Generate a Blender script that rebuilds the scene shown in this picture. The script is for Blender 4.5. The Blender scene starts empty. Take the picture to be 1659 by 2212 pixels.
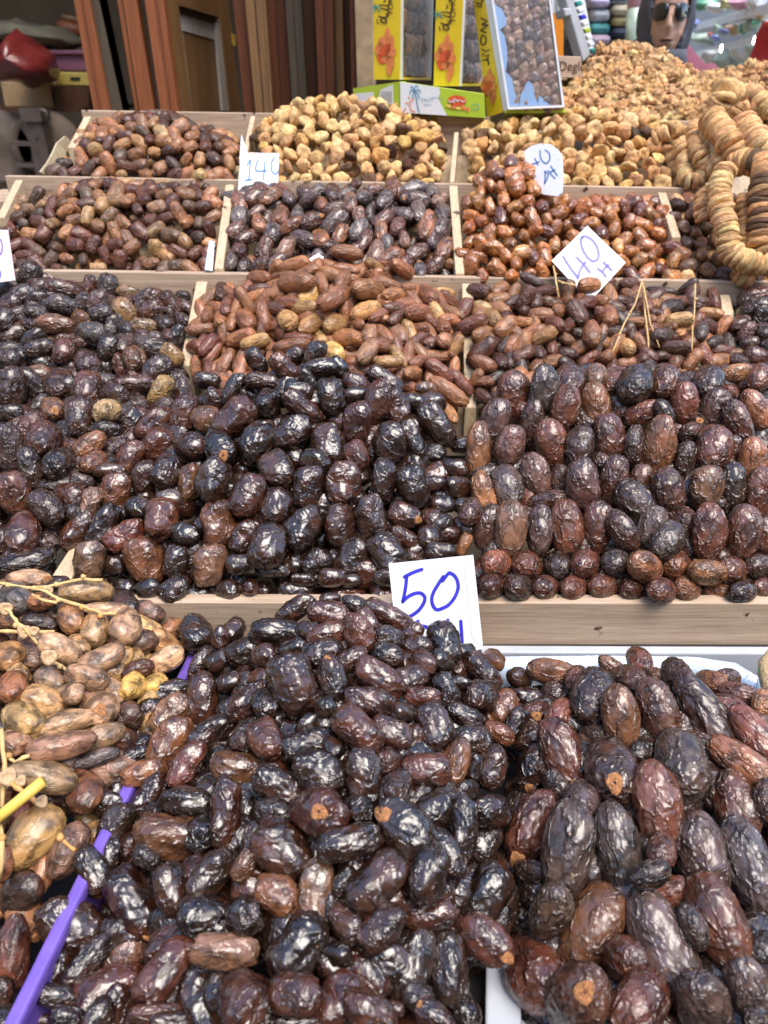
import bpy, math, random
import numpy as np
from mathutils import Vector, Matrix, noise
random.seed(7); rng = np.random.default_rng(7)
scene = bpy.context.scene
COL = scene.collection
# ------------------------------------------------------------------ camera, sky, sun, exposure
CAM_Z = 1.45; PITCH = math.radians(30.0); FPX = 1597.0
cam_d = bpy.data.cameras.new('camera'); cam = bpy.data.objects.new('camera', cam_d); COL.objects.link(cam)
cam.location = (0, 0, CAM_Z); cam.rotation_euler = (math.pi/2 - PITCH, 0, 0)
cam_d.sensor_fit = 'VERTICAL'; cam_d.sensor_height = 36.0; cam_d.lens = 36.0*FPX/2212.0
cam_d.clip_start = 0.02; cam_d.clip_end = 200
cam_d.dof.use_dof = True; cam_d.dof.focus_distance = 0.74; cam_d.dof.aperture_fstop = 7.0
scene.camera = cam
world = bpy.data.worlds.new('World'); scene.world = world; world.use_nodes = True
wn = world.node_tree.nodes; wl = world.node_tree.links
SUN_EL, SUN_ROT = math.radians(58), math.radians(200)
sky = wn.new('ShaderNodeTexSky'); sky.sky_type = 'NISHITA'; sky.sun_disc = False
sky.sun_elevation = SUN_EL; sky.sun_rotation = math.radians(20); sky.air_density = 1.0; sky.dust_density = 1.2
bg = wn['Background']; bg.inputs['Strength'].default_value = 0.15
wl.new(sky.outputs[0], bg.inputs['Color'])
sun_d = bpy.data.lights.new('sun', 'SUN'); sun_d.energy = 1.3; sun_d.angle = math.radians(38); sun_d.color = (1.0, .91, .78)
sun = bpy.data.objects.new('sun', sun_d); COL.objects.link(sun)
SUN_DIR = Vector((0.28, -0.40, 1.15)).normalized()          # from the stall towards the sun
sun.rotation_euler = SUN_DIR.to_track_quat('Z', 'Y').to_euler()
sky.sun_elevation = math.asin(SUN_DIR.z); sky.sun_rotation = math.atan2(SUN_DIR.x, SUN_DIR.y)
scene.render.engine = 'CYCLES'
scene.cycles.use_denoising = True
scene.cycles.max_bounces = 5; scene.cycles.diffuse_bounces = 2; scene.cycles.glossy_bounces = 2; scene.cycles.transparent_max_bounces = 6; scene.cycles.transmission_bounces = 2
scene.cycles.use_light_tree = False
scene.render.use_persistent_data = False
scene.view_settings.view_transform = 'Standard'; scene.view_settings.look = 'None'
scene.view_settings.exposure = 1.62; scene.view_settings.gamma = 1.0
scene.view_settings.use_curve_mapping = False

# ------------------------------------------------------------------ pixel <-> place helpers
CP, SP = math.cos(PITCH), math.sin(PITCH)
R_ = np.array([1., 0, 0]); F_ = np.array([0., CP, -SP]); U_ = np.array([0., SP, CP]); C_ = np.array([0., 0, CAM_Z])
def ray(x, y): return F_ + R_*((x-829.5)/FPX) + U_*((1106-y)/FPX)
def P(x, y, d): return Vector(C_ + d*ray(x, y))
def PT(tx, ty, off, sc, d): return P((off[0]+tx/sc)*.6636, (off[1]+ty/sc)*.6636, d)
def project(p):
    q = np.asarray(p) - C_; d = q @ F_
    return 829.5 + FPX*(q @ R_)/d, 1106 - FPX*(q @ U_)/d, d
def inpoly(x, y, poly):
    x = np.asarray(x, float); y = np.asarray(y, float); ins = np.zeros(x.shape, bool)
    n = len(poly)
    for i in range(n):
        x0, y0 = poly[i]; x1, y1 = poly[(i+1) % n]
        if y0 == y1: continue
        c = ((y0 > y) != (y1 > y)) & (x < (x1-x0)*(y-y0)/(y1-y0)+x0)
        ins ^= c
    return ins

# ------------------------------------------------------------------ object helpers
def link(o, parent=None):
    COL.objects.link(o)
    if parent is not None: o.parent = parent
    return o
def tag(o, label=None, cat=None, group=None, kind=None):
    if label: o['label'] = label
    if cat: o['category'] = cat
    if group: o['group'] = group
    if kind: o['kind'] = kind
    return o
def empty(name, loc, label, cat, group=None):
    o = bpy.data.objects.new(name, None); o.location = loc; o.empty_display_size = .02
    link(o); return tag(o, label, cat, group)
def mesh_obj(name, verts, faces, mat, parent=None, smooth=False, uvs=None):
    """verts in world space; if parent is given they are moved into its local space"""
    me = bpy.data.meshes.new(name)
    if parent is not None:
        pl = parent
        off = Vector((0, 0, 0))
        while pl is not None: off = off + Vector(pl.location); pl = pl.parent
        verts = [(v[0]-off.x, v[1]-off.y, v[2]-off.z) for v in verts]
        o_loc = (0, 0, 0)
    else:
        c = np.mean(np.array([tuple(v) for v in verts]), axis=0); o_loc = tuple(c)
        verts = [(v[0]-c[0], v[1]-c[1], v[2]-c[2]) for v in verts]
    me.from_pydata([tuple(v) for v in verts], [], faces)
    if mat is not None: me.materials.append(mat)
    if smooth: me.polygons.foreach_set('use_smooth', [True]*len(me.polygons))
    me.update()
    o = bpy.data.objects.new(name, me); o.location = o_loc
    return link(o, parent)
HEXF = [(0,3,2,1),(4,5,6,7),(0,1,5,4),(1,2,6,5),(2,3,7,6),(3,0,4,7)]
def hexa(c8, name, mat, parent=None, bevel=0.0):
    o = mesh_obj(name, c8, HEXF, mat, parent)
    if bevel > 0:
        m = o.modifiers.new('bevel', 'BEVEL'); m.width = bevel; m.segments = 2; m.limit_method = 'ANGLE'
    return o
def board(a, b, back, down, name, mat, parent=None, bevel=.0012):
    """a board whose top front edge runs a->b; back and down are its thickness vectors"""
    a, b, back, down = Vector(a), Vector(b), Vector(back), Vector(down)
    return hexa([a+down, b+down, b+down+back, a+down+back, a, b, b+back, a+back], name, mat, parent, bevel)
def box(c, s, name, mat, parent=None, rot=None, bevel=.001):
    R = rot if rot is not None else Matrix.Identity(3)
    c = Vector(c); h = [x/2 for x in s]
    pts = [c + R @ Vector((sx*h[0], sy*h[1], sz*h[2])) for sz in (-1,1) for sx, sy in ((-1,-1),(1,-1),(1,1),(-1,1))]
    return hexa(pts, name, mat, parent, bevel)
def tube(pts, rad, name, mat, parent=None, n=8, closed=True, squash=1.0):
    V, Fc = [], []
    pts = [Vector(p) for p in pts]
    rads = rad if isinstance(rad, (list, tuple)) else [rad]*len(pts)
    up = Vector((0.13, .2, 1)).normalized()
    for i, p in enumerate(pts):
        t = (pts[min(i+1, len(pts)-1)] - pts[max(i-1, 0)]).normalized()
        a = t.cross(up)
        if a.length < 1e-3: a = t.cross(Vector((1,0,0)))
        a.normalize(); b = t.cross(a)
        for k in range(n):
            an = 2*math.pi*k/n
            V.append(p + a*math.cos(an)*rads[i] + b*math.sin(an)*rads[i]*squash)
    for i in range(len(pts)-1):
        for k in range(n):
            Fc.append((i*n+k, i*n+(k+1) % n, (i+1)*n+(k+1) % n, (i+1)*n+k))
    if closed:
        Fc.append(tuple(range(n))[::-1]); Fc.append(tuple((len(pts)-1)*n+k for k in range(n)))
    return mesh_obj(name, V, Fc, mat, parent, smooth=True)

# ------------------------------------------------------------------ materials
def nt(name):
    m = bpy.data.materials.new(name); m.use_nodes = True
    t = m.node_tree; b = t.nodes['Principled BSDF']
    return m, t.nodes, t.links, b
def ramp(n, stops):
    r = n.new('ShaderNodeValToRGB'); e = r.color_ramp.elements
    while len(e) < len(stops): e.new(.5)
    for k, (p, c) in zip(e, stops):
        k.position = p; k.color = (*c, 1) if len(c) == 3 else c
    return r
def simple(name, col, rough=.5, noise_s=30, var=.15, bump=.15, metal=0, coat=0, emit=None, trans=0):
    m, n, l, b = nt(name)
    tc = n.new('ShaderNodeTexCoord'); no = n.new('ShaderNodeTexNoise'); no.inputs['Scale'].default_value = noise_s; no.inputs['Detail'].default_value = 5
    l.new(tc.outputs['Object'], no.inputs['Vector'])
    r = ramp(n, [(.3, tuple(c*(1-var) for c in col)), (.7, tuple(min(1, c*(1+var)) for c in col))])
    l.new(no.outputs['Fac'], r.inputs[0]); l.new(r.outputs[0], b.inputs['Base Color'])
    bu = n.new('ShaderNodeBump'); bu.inputs['Strength'].default_value = bump; bu.inputs['Distance'].default_value = .002
    l.new(no.outputs['Fac'], bu.inputs['Height']); l.new(bu.outputs[0], b.inputs['Normal'])
    b.inputs['Roughness'].default_value = rough; b.inputs['Metallic'].default_value = metal
    b.inputs['Coat Weight'].default_value = coat; b.inputs['Transmission Weight'].default_value = trans
    return m
def wood(name, c1, c2, axis=0, scale=1.0, rough=.55, contrast=1.0, stains=False, smear=None):
    m, n, l, b = nt(name)
    tc = n.new('ShaderNodeTexCoord'); mp = n.new('ShaderNodeMapping')
    s = [55*scale]*3; s[axis] = 2.2*scale; mp.inputs['Scale'].default_value = s
    l.new(tc.outputs['Object'], mp.inputs['Vector'])
    no = n.new('ShaderNodeTexNoise'); no.inputs['Scale'].default_value = 1.6; no.inputs['Detail'].default_value = 8; no.inputs['Distortion'].default_value = 1.6
    no.inputs['Roughness'].default_value = .62
    l.new(mp.outputs[0], no.inputs['Vector'])
    mp2 = n.new('ShaderNodeMapping'); s2 = [260*scale]*3; s2[axis] = 9*scale; mp2.inputs['Scale'].default_value = s2
    l.new(tc.outputs['Object'], mp2.inputs['Vector'])
    n2 = n.new('ShaderNodeTexNoise'); n2.inputs['Scale'].default_value = 2.2; n2.inputs['Detail'].default_value = 3
    l.new(mp2.outputs[0], n2.inputs['Vector'])
    mx = n.new('ShaderNodeMix'); mx.data_type = 'FLOAT'; mx.inputs[0].default_value = .42
    l.new(no.outputs['Fac'], mx.inputs[2]); l.new(n2.outputs['Fac'], mx.inputs[3])
    r = ramp(n, [(.5-.17/contrast, c1), (.5+.14/contrast, c2)])
    l.new(mx.outputs[0], r.inputs[0])
    col = r.outputs[0]
    if stains:
        n3 = n.new('ShaderNodeTexNoise'); n3.inputs['Scale'].default_value = 38; n3.inputs['Detail'].default_value = 3
        l.new(tc.outputs['Object'], n3.inputs['Vector'])
        r3 = ramp(n, [(.66, (0,0,0)), (.70, (1,1,1))]); l.new(n3.outputs['Fac'], r3.inputs[0])
        mc = n.new('ShaderNodeMix'); mc.data_type = 'RGBA'; l.new(r3.outputs[0], mc.inputs[0])
        l.new(col, mc.inputs[6]); mc.inputs[7].default_value = (.07, .035, .02, 1); col = mc.outputs[2]
    l.new(col, b.inputs['Base Color'])
    bu = n.new('ShaderNodeBump'); bu.inputs['Strength'].default_value = .35; bu.inputs['Distance'].default_value = .0012
    l.new(mx.outputs[0], bu.inputs['Height']); l.new(bu.outputs[0], b.inputs['Normal'])
    b.inputs['Roughness'].default_value = rough
    return m
def fruit_mat(name, stuff, rough=(.16, .42), bump=.55, wr=1.0, dust=.35, darkmix=.62, fleck=0.0, coat=.35, aniso=1.45, sss=0.0, spec=.5, red=.35, crease=1.0):
    """skin of dates, figs and nuts: tone from the object's colour (things) or from the mesh colour (stuff)"""
    m, n, l, b = nt(name)
    tc = n.new('ShaderNodeTexCoord'); oi = n.new('ShaderNodeObjectInfo')
    if stuff:
        at = n.new('ShaderNodeAttribute'); at.attribute_name = 'tone'; base = at.outputs['Color']; rnd = at.outputs['Alpha']
    else:
        base = oi.outputs['Color']; rnd = oi.outputs['Random']
    mp = n.new('ShaderNodeMapping')
    if stuff: vec = tc.outputs['Object']; sc = 1.0; mp.inputs['Scale'].default_value = (62, 62, 62)
    else: vec = tc.outputs['Object']; sc = 1.0; mp.inputs['Scale'].default_value = (aniso*2.0, 2.0, 2.0)
    l.new(vec, mp.inputs['Vector'])
    cb = n.new('ShaderNodeCombineXYZ')
    for k_, f_ in enumerate((37.0, 91.0, 53.0)):
        mm = n.new('ShaderNodeMath'); mm.operation = 'MULTIPLY'; mm.inputs[1].default_value = f_; l.new(rnd, mm.inputs[0]); l.new(mm.outputs[0], cb.inputs[k_])
    av = n.new('ShaderNodeVectorMath'); av.operation = 'ADD'; l.new(mp.outputs[0], av.inputs[0]); l.new(cb.outputs[0], av.inputs[1])
    def noi(s, det=3, dist=0.0, rough_=.5):
        x = n.new('ShaderNodeTexNoise'); x.inputs['Scale'].default_value = s*sc; x.inputs['Detail'].default_value = det
        x.inputs['Distortion'].default_value = dist; x.inputs['Roughness'].default_value = rough_
        l.new(av.outputs[0], x.inputs['Vector'])
        return x
    # tone: blotches darker than the base, a redder glow here and there
    n1 = noi(1.1, 4, .6)
    r1 = ramp(n, [(.38, (1-darkmix,)*3), (.60, (1.15,)*3)]); l.new(n1.outputs['Fac'], r1.inputs[0])
    mul = n.new('ShaderNodeMix'); mul.data_type = 'RGBA'; mul.blend_type = 'MULTIPLY'; mul.inputs[0].default_value = 1
    l.new(base, mul.inputs[6]); l.new(r1.outputs[0], mul.inputs[7]); col = mul.outputs[2]
    n4 = noi(.8, 2)
    r4 = ramp(n, [(.52, (0,0,0)), (.72, (red,)*3)]); l.new(n4.outputs['Fac'], r4.inputs[0])
    mr = n.new('ShaderNodeMix'); mr.data_type = 'RGBA'; mr.blend_type = 'ADD'; l.new(r4.outputs[0], mr.inputs[0])
    l.new(col, mr.inputs[6]); mr.inputs[7].default_value = (.12, .032, .012, 1); col = mr.outputs[2]
    # dry dusty bloom
    n2 = noi(2.6, 6, 0, .65)
    r2 = ramp(n, [(.50, (0,0,0)), (.78, (dust,)*3)]); l.new(n2.outputs['Fac'], r2.inputs[0])
    md = n.new('ShaderNodeMix'); md.data_type = 'RGBA'; l.new(r2.outputs[0], md.inputs[0]); l.new(col, md.inputs[6])
    md.inputs[7].default_value = (.26, .18, .13, 1); col = md.outputs[2]
    if fleck > 0:
        n5 = noi(3.4, 2); r5 = ramp(n, [(.735, (0,0,0)), (.75, (fleck,)*3)]); l.new(n5.outputs['Fac'], r5.inputs[0])
        mf = n.new('ShaderNodeMix'); mf.data_type = 'RGBA'; l.new(r5.outputs[0], mf.inputs[0]); l.new(col, mf.inputs[6])
        mf.inputs[7].default_value = (.46, .26, .13, 1); col = mf.outputs[2]
    l.new(col, b.inputs['Base Color'])
    # gloss
    rr = ramp(n, [(.3, (rough[0],)*3), (.75, (rough[1],)*3)]); l.new(n2.outputs['Fac'], rr.inputs[0]); l.new(rr.outputs[0], b.inputs['Roughness'])
    b.inputs['Coat Weight'].default_value = coat; b.inputs['Coat Roughness'].default_value = .12
    b.inputs['Specular IOR Level'].default_value = spec
    if sss > 0:
        b.inputs['Subsurface Weight'].default_value = sss; b.inputs['Subsurface Radius'].default_value = (1, .35, .12)
        b.inputs['Subsurface Scale'].default_value = .004
    # creases: a net of thin ridges
    wv = noi(1.5*wr, 2)
    wm = n.new('ShaderNodeMix'); wm.data_type = 'VECTOR'; wm.inputs[0].default_value = .46; l.new(av.outputs[0], wm.inputs[4]); l.new(wv.outputs['Color'], wm.inputs[5])
    vo = n.new('ShaderNodeTexVoronoi'); vo.feature = 'DISTANCE_TO_EDGE'; vo.inputs['Scale'].default_value = 2.3*wr*sc
    cm = n.new('ShaderNodeMapping'); cm.inputs['Scale'].default_value = (crease, 1, 1); l.new(wm.outputs[1], cm.inputs['Vector']); l.new(cm.outputs[0], vo.inputs['Vector'])
    r3 = ramp(n, [(0, (1,1,1)), (.04, (.55,)*3), (.17, (0,0,0))]); l.new(vo.outputs['Distance'], r3.inputs[0])
    nm = noi(1.3, 2); rm = ramp(n, [(.36, (.12,)*3), (.62, (1,)*3)]); l.new(nm.outputs['Fac'], rm.inputs[0])
    mk = n.new('ShaderNodeMath'); mk.operation = 'MULTIPLY'; l.new(r3.outputs[0], mk.inputs[0]); l.new(rm.outputs[0], mk.inputs[1])
    n6 = noi(9, 3)
    ad = n.new('ShaderNodeMath'); ad.operation = 'MULTIPLY_ADD'; ad.inputs[1].default_value = .10; l.new(n6.outputs['Fac'], ad.inputs[0]); l.new(mk.outputs[0], ad.inputs[2])
    bu = n.new('ShaderNodeBump'); bu.inputs['Strength'].default_value = bump; bu.inputs['Distance'].default_value = .0026
    l.new(ad.outputs[0], bu.inputs['Height']); l.new(bu.outputs[0], b.inputs['Normal'])
    return m
M = {}
def both(key, **k):
    M[key] = fruit_mat(key, False, **k); M[key+'_s'] = fruit_mat(key+'_heap', True, **k)
both('glossy_date_skin', rough=(.13, .34), bump=.55, spec=.7, dust=.07, fleck=.6, coat=.5, red=.3)
both('wrinkled_date_skin', rough=(.14, .42), bump=.85, wr=1.15, spec=.7, crease=.5, dust=.5, fleck=.8, coat=.25, aniso=1.5, red=.22)
both('dry_date_skin', rough=(.3, .55), bump=.55, darkmix=.42, crease=.45, dust=.4, coat=.12, aniso=1.5)
both('pale_date_skin', rough=(.24, .46), bump=.5, crease=.6, dust=.3, darkmix=.74, coat=.2, red=.5, aniso=1.5)
both('syrupy_date_skin', rough=(.1, .3), bump=.5, dust=.05, coat=.6, darkmix=.5, red=.6)
both('fig_skin', rough=(.6, .85), bump=.7, wr=1.6, dust=.25, coat=0, darkmix=.32, red=.12, spec=.25)
both('walnut_skin', rough=(.5, .7), bump=.9, wr=2.2, dust=.1, coat=0, darkmix=.6, red=.2, spec=.3)
M['calyx'] = simple('calyx', (.36, .155, .055), .75, 3.5, .6, .6)
M['pale_wood'] = wood('pale_wood', (.32, .215, .14), (.60, .455, .325), 0, 1.0, stains=True)
M['pale_wood_y'] = wood('pale_wood_deep', (.38, .26, .15), (.64, .50, .32), 1, 1.0, stains=True)

# ------------------------------------------------------------------ fruit shapes (unit length 1 along X, unit width 1)
def fruit_mesh(name, mat, nu, nv, p=2.3, crumple=.10, ridge=.05, lf=1.7, rf=2.4, aniso=1.0, blunt=0.0, taper=0.0, bend=0.0, seed=0, kind='date', facet=.05, cell=1.3):
    rs = random.Random(seed*91+17)
    so = Vector((rs.uniform(-50, 50), rs.uniform(-50, 50), rs.uniform(-50, 50)))
    V = []
    for i in range(nv+1):
        th = math.pi*i/nv
        for k in range(nu if 0 < i < nv else 1):
            ph = 2*math.pi*k/nu
            c, s = math.cos(th), math.sin(th)
            # squarer than an ellipsoid
            x = math.copysign(abs(c)**(2/p*.999), c); r = abs(s)**(2/p)
            r *= 1 + taper*x
            y = r*math.cos(ph); z = r*math.sin(ph)
            d = Vector((x, y, z)); q = Vector((x*(1.0 if aniso < 1.3 else 1.05), y, z))
            w = Vector((noise.noise(q*1.3+so), noise.noise(q*1.3-so), noise.noise(q*1.3+so*2)))*.55
            low = noise.noise(q*lf*.55+so)*1.2 + noise.noise(q*lf+so*3)*.5
            qq = Vector((x*aniso, y, z))*rf + w*1.6
            rg = 1-min(1, abs(noise.noise(qq+so))*3.4); rg = rg*rg
            rg2 = 1-min(1, abs(noise.noise(qq*2.1-so))*3.2); rg2 = rg2*rg2
            vq = Vector((x*(aniso-(.35 if kind == 'long' else 0)), y, z))*cell+w*1.5+so
            vd = noise.voronoi(vq)[0]; gg = vd[1]-vd[0]
            fac = facet*(1.25*math.exp(-(gg/.06)**2)-.55*min(gg, .3))
            msk = .35+.65*max(0, min(1, .5+1.6*noise.noise(q*1.1-so*2)))
            disp = crumple*low + ridge*(rg*1.0+rg2*.45)*msk - ridge*.4 + fac
            d = d*(1+disp)
            if bend: d.z += bend*(d.x*d.x-.4)
            V.append((d.x*.5, d.y*.5, d.z*.5))
    F = []
    def idx(i, k):
        if i == 0: return 0
        if i == nv: return 1+(nv-1)*nu
        return 1+(i-1)*nu+k % nu
    for i in range(nv):
        for k in range(nu):
            a, b, c, d = idx(i, k), idx(i, k+1), idx(i+1, k+1), idx(i+1, k)
            if i == 0: F.append((a, c, d))
            elif i == nv-1: F.append((a, b, c))
            else: F.append((a, b, c, d))
    return V, F
def fig_mesh(nu, nv, seed):
    rs = random.Random(seed*13+5)
    so = Vector((rs.uniform(-50, 50), rs.uniform(-50, 50), rs.uniform(-50, 50)))
    flat = rs.uniform(.42, .85); fold = rs.uniform(0, .4); neck = rs.uniform(0, .35)
    V = []
    for i in range(nv+1):
        th = math.pi*i/nv
        for k in range(nu if 0 < i < nv else 1):
            ph = 2*math.pi*k/nu
            c, s = math.cos(th), math.sin(th)
            r = s**.8; x = c*flat
            if x > 0: x -= .35*math.exp(-(r/.35)**2)*flat            # dimple at the eye
            else: x -= neck*math.exp(-(r/.28)**2)
            y, z = r*math.cos(ph), r*math.sin(ph)
            x += fold*(y*y-.4)
            q = Vector((x, y, z))
            d = 1+.24*noise.noise(q*1.3+so)+.10*noise.noise(q*4+so)+.03*math.sin(ph*11+3*noise.noise(q+so))*r
            V.append((x*.5*d, y*.5*d, z*.5*d))
    _, F = fruit_topology(nu, nv)
    return V, F
def fruit_topology(nu, nv):
    F = []
    def idx(i, k):
        if i == 0: return 0
        if i == nv: return 1+(nv-1)*nu
        return 1+(i-1)*nu+k % nu
    for i in range(nv):
        for k in range(nu):
            a, b, c, d = idx(i, k), idx(i, k+1), idx(i+1, k+1), idx(i+1, k)
            if i == 0: F.append((a, c, d))
            elif i == nv-1: F.append((a, b, c))
            else: F.append((a, b, c, d))
    return None, F
def walnut_mesh(nu, nv, seed):
    rs = random.Random(seed*7+3)
    so = Vector((rs.uniform(-50, 50), rs.uniform(-50, 50), rs.uniform(-50, 50)))
    V = []
    for i in range(nv+1):
        th = math.pi*i/nv
        for k in range(nu if 0 < i < nv else 1):
            ph = 2*math.pi*k/nu
            q = Vector((math.cos(th), math.sin(th)*math.cos(ph), math.sin(th)*math.sin(ph)))
            g = abs(noise.noise(q*1.9+so))*2.2
            g2 = abs(noise.noise(q*4.2-so))*2.4
            d = .70+.30*min(1, g)+.22*min(1, g2)+.25*noise.noise(q*1.2-so)
            d *= 1-.35*math.exp(-(q.y/.16)**2)                       # cleft between the two lobes
            V.append((q.x*.5*d, q.y*.5*d, q.z*.42*d))
    _, F = fruit_topology(nu, nv)
    return V, F
VAR = {}
def variants(key, mat, count, nu, nv, fn=None, **k):
    out = []
    for s in range(count):
        if fn: V, F = fn(nu, nv, s+1)
        else:
            kk = dict(k)
            rs = random.Random(s*5+1)
            kk['crumple'] = k.get('crumple', .1)*rs.uniform(.7, 1.35); kk['taper'] = k.get('taper', 0)+rs.uniform(-.10, .10)
            kk['p'] = k.get('p', 2.3)*rs.uniform(.92, 1.1)
            V, F = fruit_mesh(key, None, nu, nv, seed=s+hash(key) % 1 + sum(map(ord, key)), **kk)
        me = bpy.data.meshes.new(key); me.from_pydata(V, [], F); me.materials.append(M[mat])
        me.polygons.foreach_set('use_smooth', [True]*len(me.polygons)); me.update()
        # low version for heaps
        if fn: V2, F2 = fn(18, 12, s+1) if key == 'walnut' else fn(12, 8, s+1)
        else: V2, F2 = fruit_mesh(key, None, *((22, 16) if key in ('black', 'medjool') else (16, 12)), seed=s+sum(map(ord, key)), **kk)
        out.append((me, np.array(V2), F2))
    VAR[key] = (out, mat)
variants('black', 'glossy_date_skin', 16, 72, 56, p=2.55, crumple=.17, ridge=.022, lf=1.8, rf=2.2, aniso=1.45, facet=.042, cell=1.35)
variants('medjool', 'wrinkled_date_skin', 12, 72, 60, p=2.2, crumple=.09, ridge=.040, lf=1.6, rf=2.3, aniso=1.15, facet=.022, cell=1.9, kind='long')
variants('gold', 'pale_date_skin', 8, 40, 30, p=2.35, crumple=.15, ridge=.02, lf=1.5, rf=2.2, aniso=1.4, facet=.022, cell=1.8)
variants('dusty', 'wrinkled_date_skin', 8, 36, 28, p=2.3, crumple=.13, ridge=.03, lf=1.7, rf=2.6, aniso=1.4, facet=.045, cell=1.7)
variants('slender', 'dry_date_skin', 8, 30, 22, p=2.6, crumple=.06, ridge=.05, lf=1.5, rf=2.2, aniso=.45)
variants('small', 'dry_date_skin', 8, 24, 18, p=2.9, crumple=.10, ridge=.04, lf=1.8, rf=1.8, aniso=.8)
variants('amber', 'syrupy_date_skin', 8, 26, 20, p=2.4, crumple=.18, ridge=.05, lf=1.9, rf=1.6, facet=.09, cell=1.2)
variants('fig', 'fig_skin', 10, 24, 16, fn=fig_mesh)
variants('walnut', 'walnut_skin', 8, 32, 24, fn=walnut_mesh)
def ring_cap():
    V, F = [], []; n = 12
    prof = [(.02, -.25), (.14, -.18), (.24, .16), (.40, .26), (.55, .10), (.72, .20), (.92, .02), (1.06, .08), (1.15, -.35)]
    rs = random.Random(4)
    for (r, h) in prof:
        for k in range(n):
            a = 2*math.pi*k/n; rr = r*(1+.16*math.sin(3*a)+rs.uniform(-.08, .08))
            V.append((h+rs.uniform(-.09, .09), rr*math.cos(a), rr*math.sin(a)))
    for i in range(len(prof)-1):
        for k in range(n): F.append((i*n+k, i*n+(k+1) % n, (i+1)*n+(k+1) % n, (i+1)*n+k))
    me = bpy.data.meshes.new('calyx'); me.from_pydata(V, [], F); me.materials.append(M['calyx'])
    me.polygons.foreach_set('use_smooth', [True]*len(me.polygons)); return me
CAP = ring_cap()

TONES = {'k': (.021, .0105, .0065), 'd': (.042, .015, .008), 'r': (.082, .025, .013), 'o': (.205, .086, .033), 'g': (.28, .16, .06), 'p': (.32, .185, .10),
         'y': (.065, .048, .044), 'Y': (.46, .27, .07), 'f': (.42, .27, .12), 'w': (.64, .355, .155), 'a': (.20, .070, .018), 'c': (.70, .455, .205), 'e': (.66, .37, .12), 'v': (.52, .38, .18), 'b': (.10, .055, .03)}
WORDS = {'a': 'amber', 'k': 'black', 'd': 'dark brown', 'r': 'reddish brown', 'o': 'orange brown', 'g': 'golden', 'p': 'pale pinkish', 'y': 'dusty grey', 'Y': 'bright amber',
         'f': 'crusty tan', 'w': 'honey brown', 'c': 'pale cream', 'e': 'yellow', 'v': 'greenish', 'b': 'dull brown'}
TM = {'slender_date': 1.8, 'brown_date': 1.6, 'amber_date': 2.1, 'small_date': 1.6, 'large_date': 1.55, 'golden_date': 1.45, 'walnut_kernel': 1.35, 'round_date': 1.6, 'grey_date': 2.0, 'dried_fig': 1.4, 'wrinkled_date': 1.15}
def tone(code, jit=.22):
    cs = [np.array(TONES[c]) for c in code]
    c = cs[0] if len(cs) == 1 else cs[0]*.6+cs[1]*.4
    j = math.exp(rng.normal(0, jit)); h = rng.normal(0, .03, 3)
    c = c*j*(1+h); return np.maximum(c*min(1, .80/c.max()), .003)
# ------------------------------------------------------------------ heap surfaces
class Surface:
    def __init__(s, ctrl, world=()):
        pts = [np.array(P(*c[:3])) for c in ctrl]
        for c in ctrl:
            if len(c) > 3:                                   # a crest: the heap falls away behind it
                q = np.array(P(*c[:3])); pts.append(q+np.array([0, .06, c[3]])) 
        pts += [np.array(w) for w in world]
        A = np.array(pts); s.xy = A[:, :2]; z = A[:, 2]; n = len(A); s.c = A[:, :2].mean(0)
        d = np.linalg.norm(s.xy[:, None]-s.xy[None], axis=2)
        K = s.phi(d)+np.eye(n)*1e-4
        Q = np.c_[np.ones(n), s.xy-s.c]
        S = np.zeros((n+3, n+3)); S[:n, :n] = K; S[:n, n:] = Q; S[n:, :n] = Q.T
        sol = np.linalg.solve(S, np.r_[z, 0, 0, 0]); s.w = sol[:n]; s.a = sol[n:]
        s.ymin, s.ymax = s.xy[:, 1].min()-.04, s.xy[:, 1].max()+.02
        s.xmin, s.xmax = s.xy[:, 0].min()-.05, s.xy[:, 0].max()+.05
    def phi(s, r): return np.where(r > 1e-9, r*r*np.log(r+1e-12), 0)
    def z(s, x, y):
        x = np.atleast_1d(x).astype(float); y = np.atleast_1d(y).astype(float)
        d = np.sqrt((x[:, None]-s.xy[:, 0])**2+(y[:, None]-s.xy[:, 1])**2)
        return s.phi(d) @ s.w + s.a[0] + s.a[1]*(x-s.c[0]) + s.a[2]*(y-s.c[1])
    def normal(s, x, y):
        e = .006
        a = (s.z(x+e, y)-s.z(x-e, y))/(2*e); b = (s.z(x, y+e)-s.z(x, y-e))/(2*e)
        n = np.stack([-a, -b, np.ones_like(a)], 1); return n/np.linalg.norm(n, axis=1)[:, None]
    def hit(s, px, py):
        r = ray(px, py)
        ts = np.linspace(.3, 1.75, 300)
        Q = C_[None]+ts[:, None]*r[None]
        ok = (Q[:, 1] > s.ymin) & (Q[:, 1] < s.ymax)
        g = Q[:, 2]-s.z(Q[:, 0], Q[:, 1]); g[~ok] = 9
        neg = np.where(g < 0)[0]
        if len(neg): return ts[neg[0]]
        return ts[np.argmin(g)]

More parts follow.
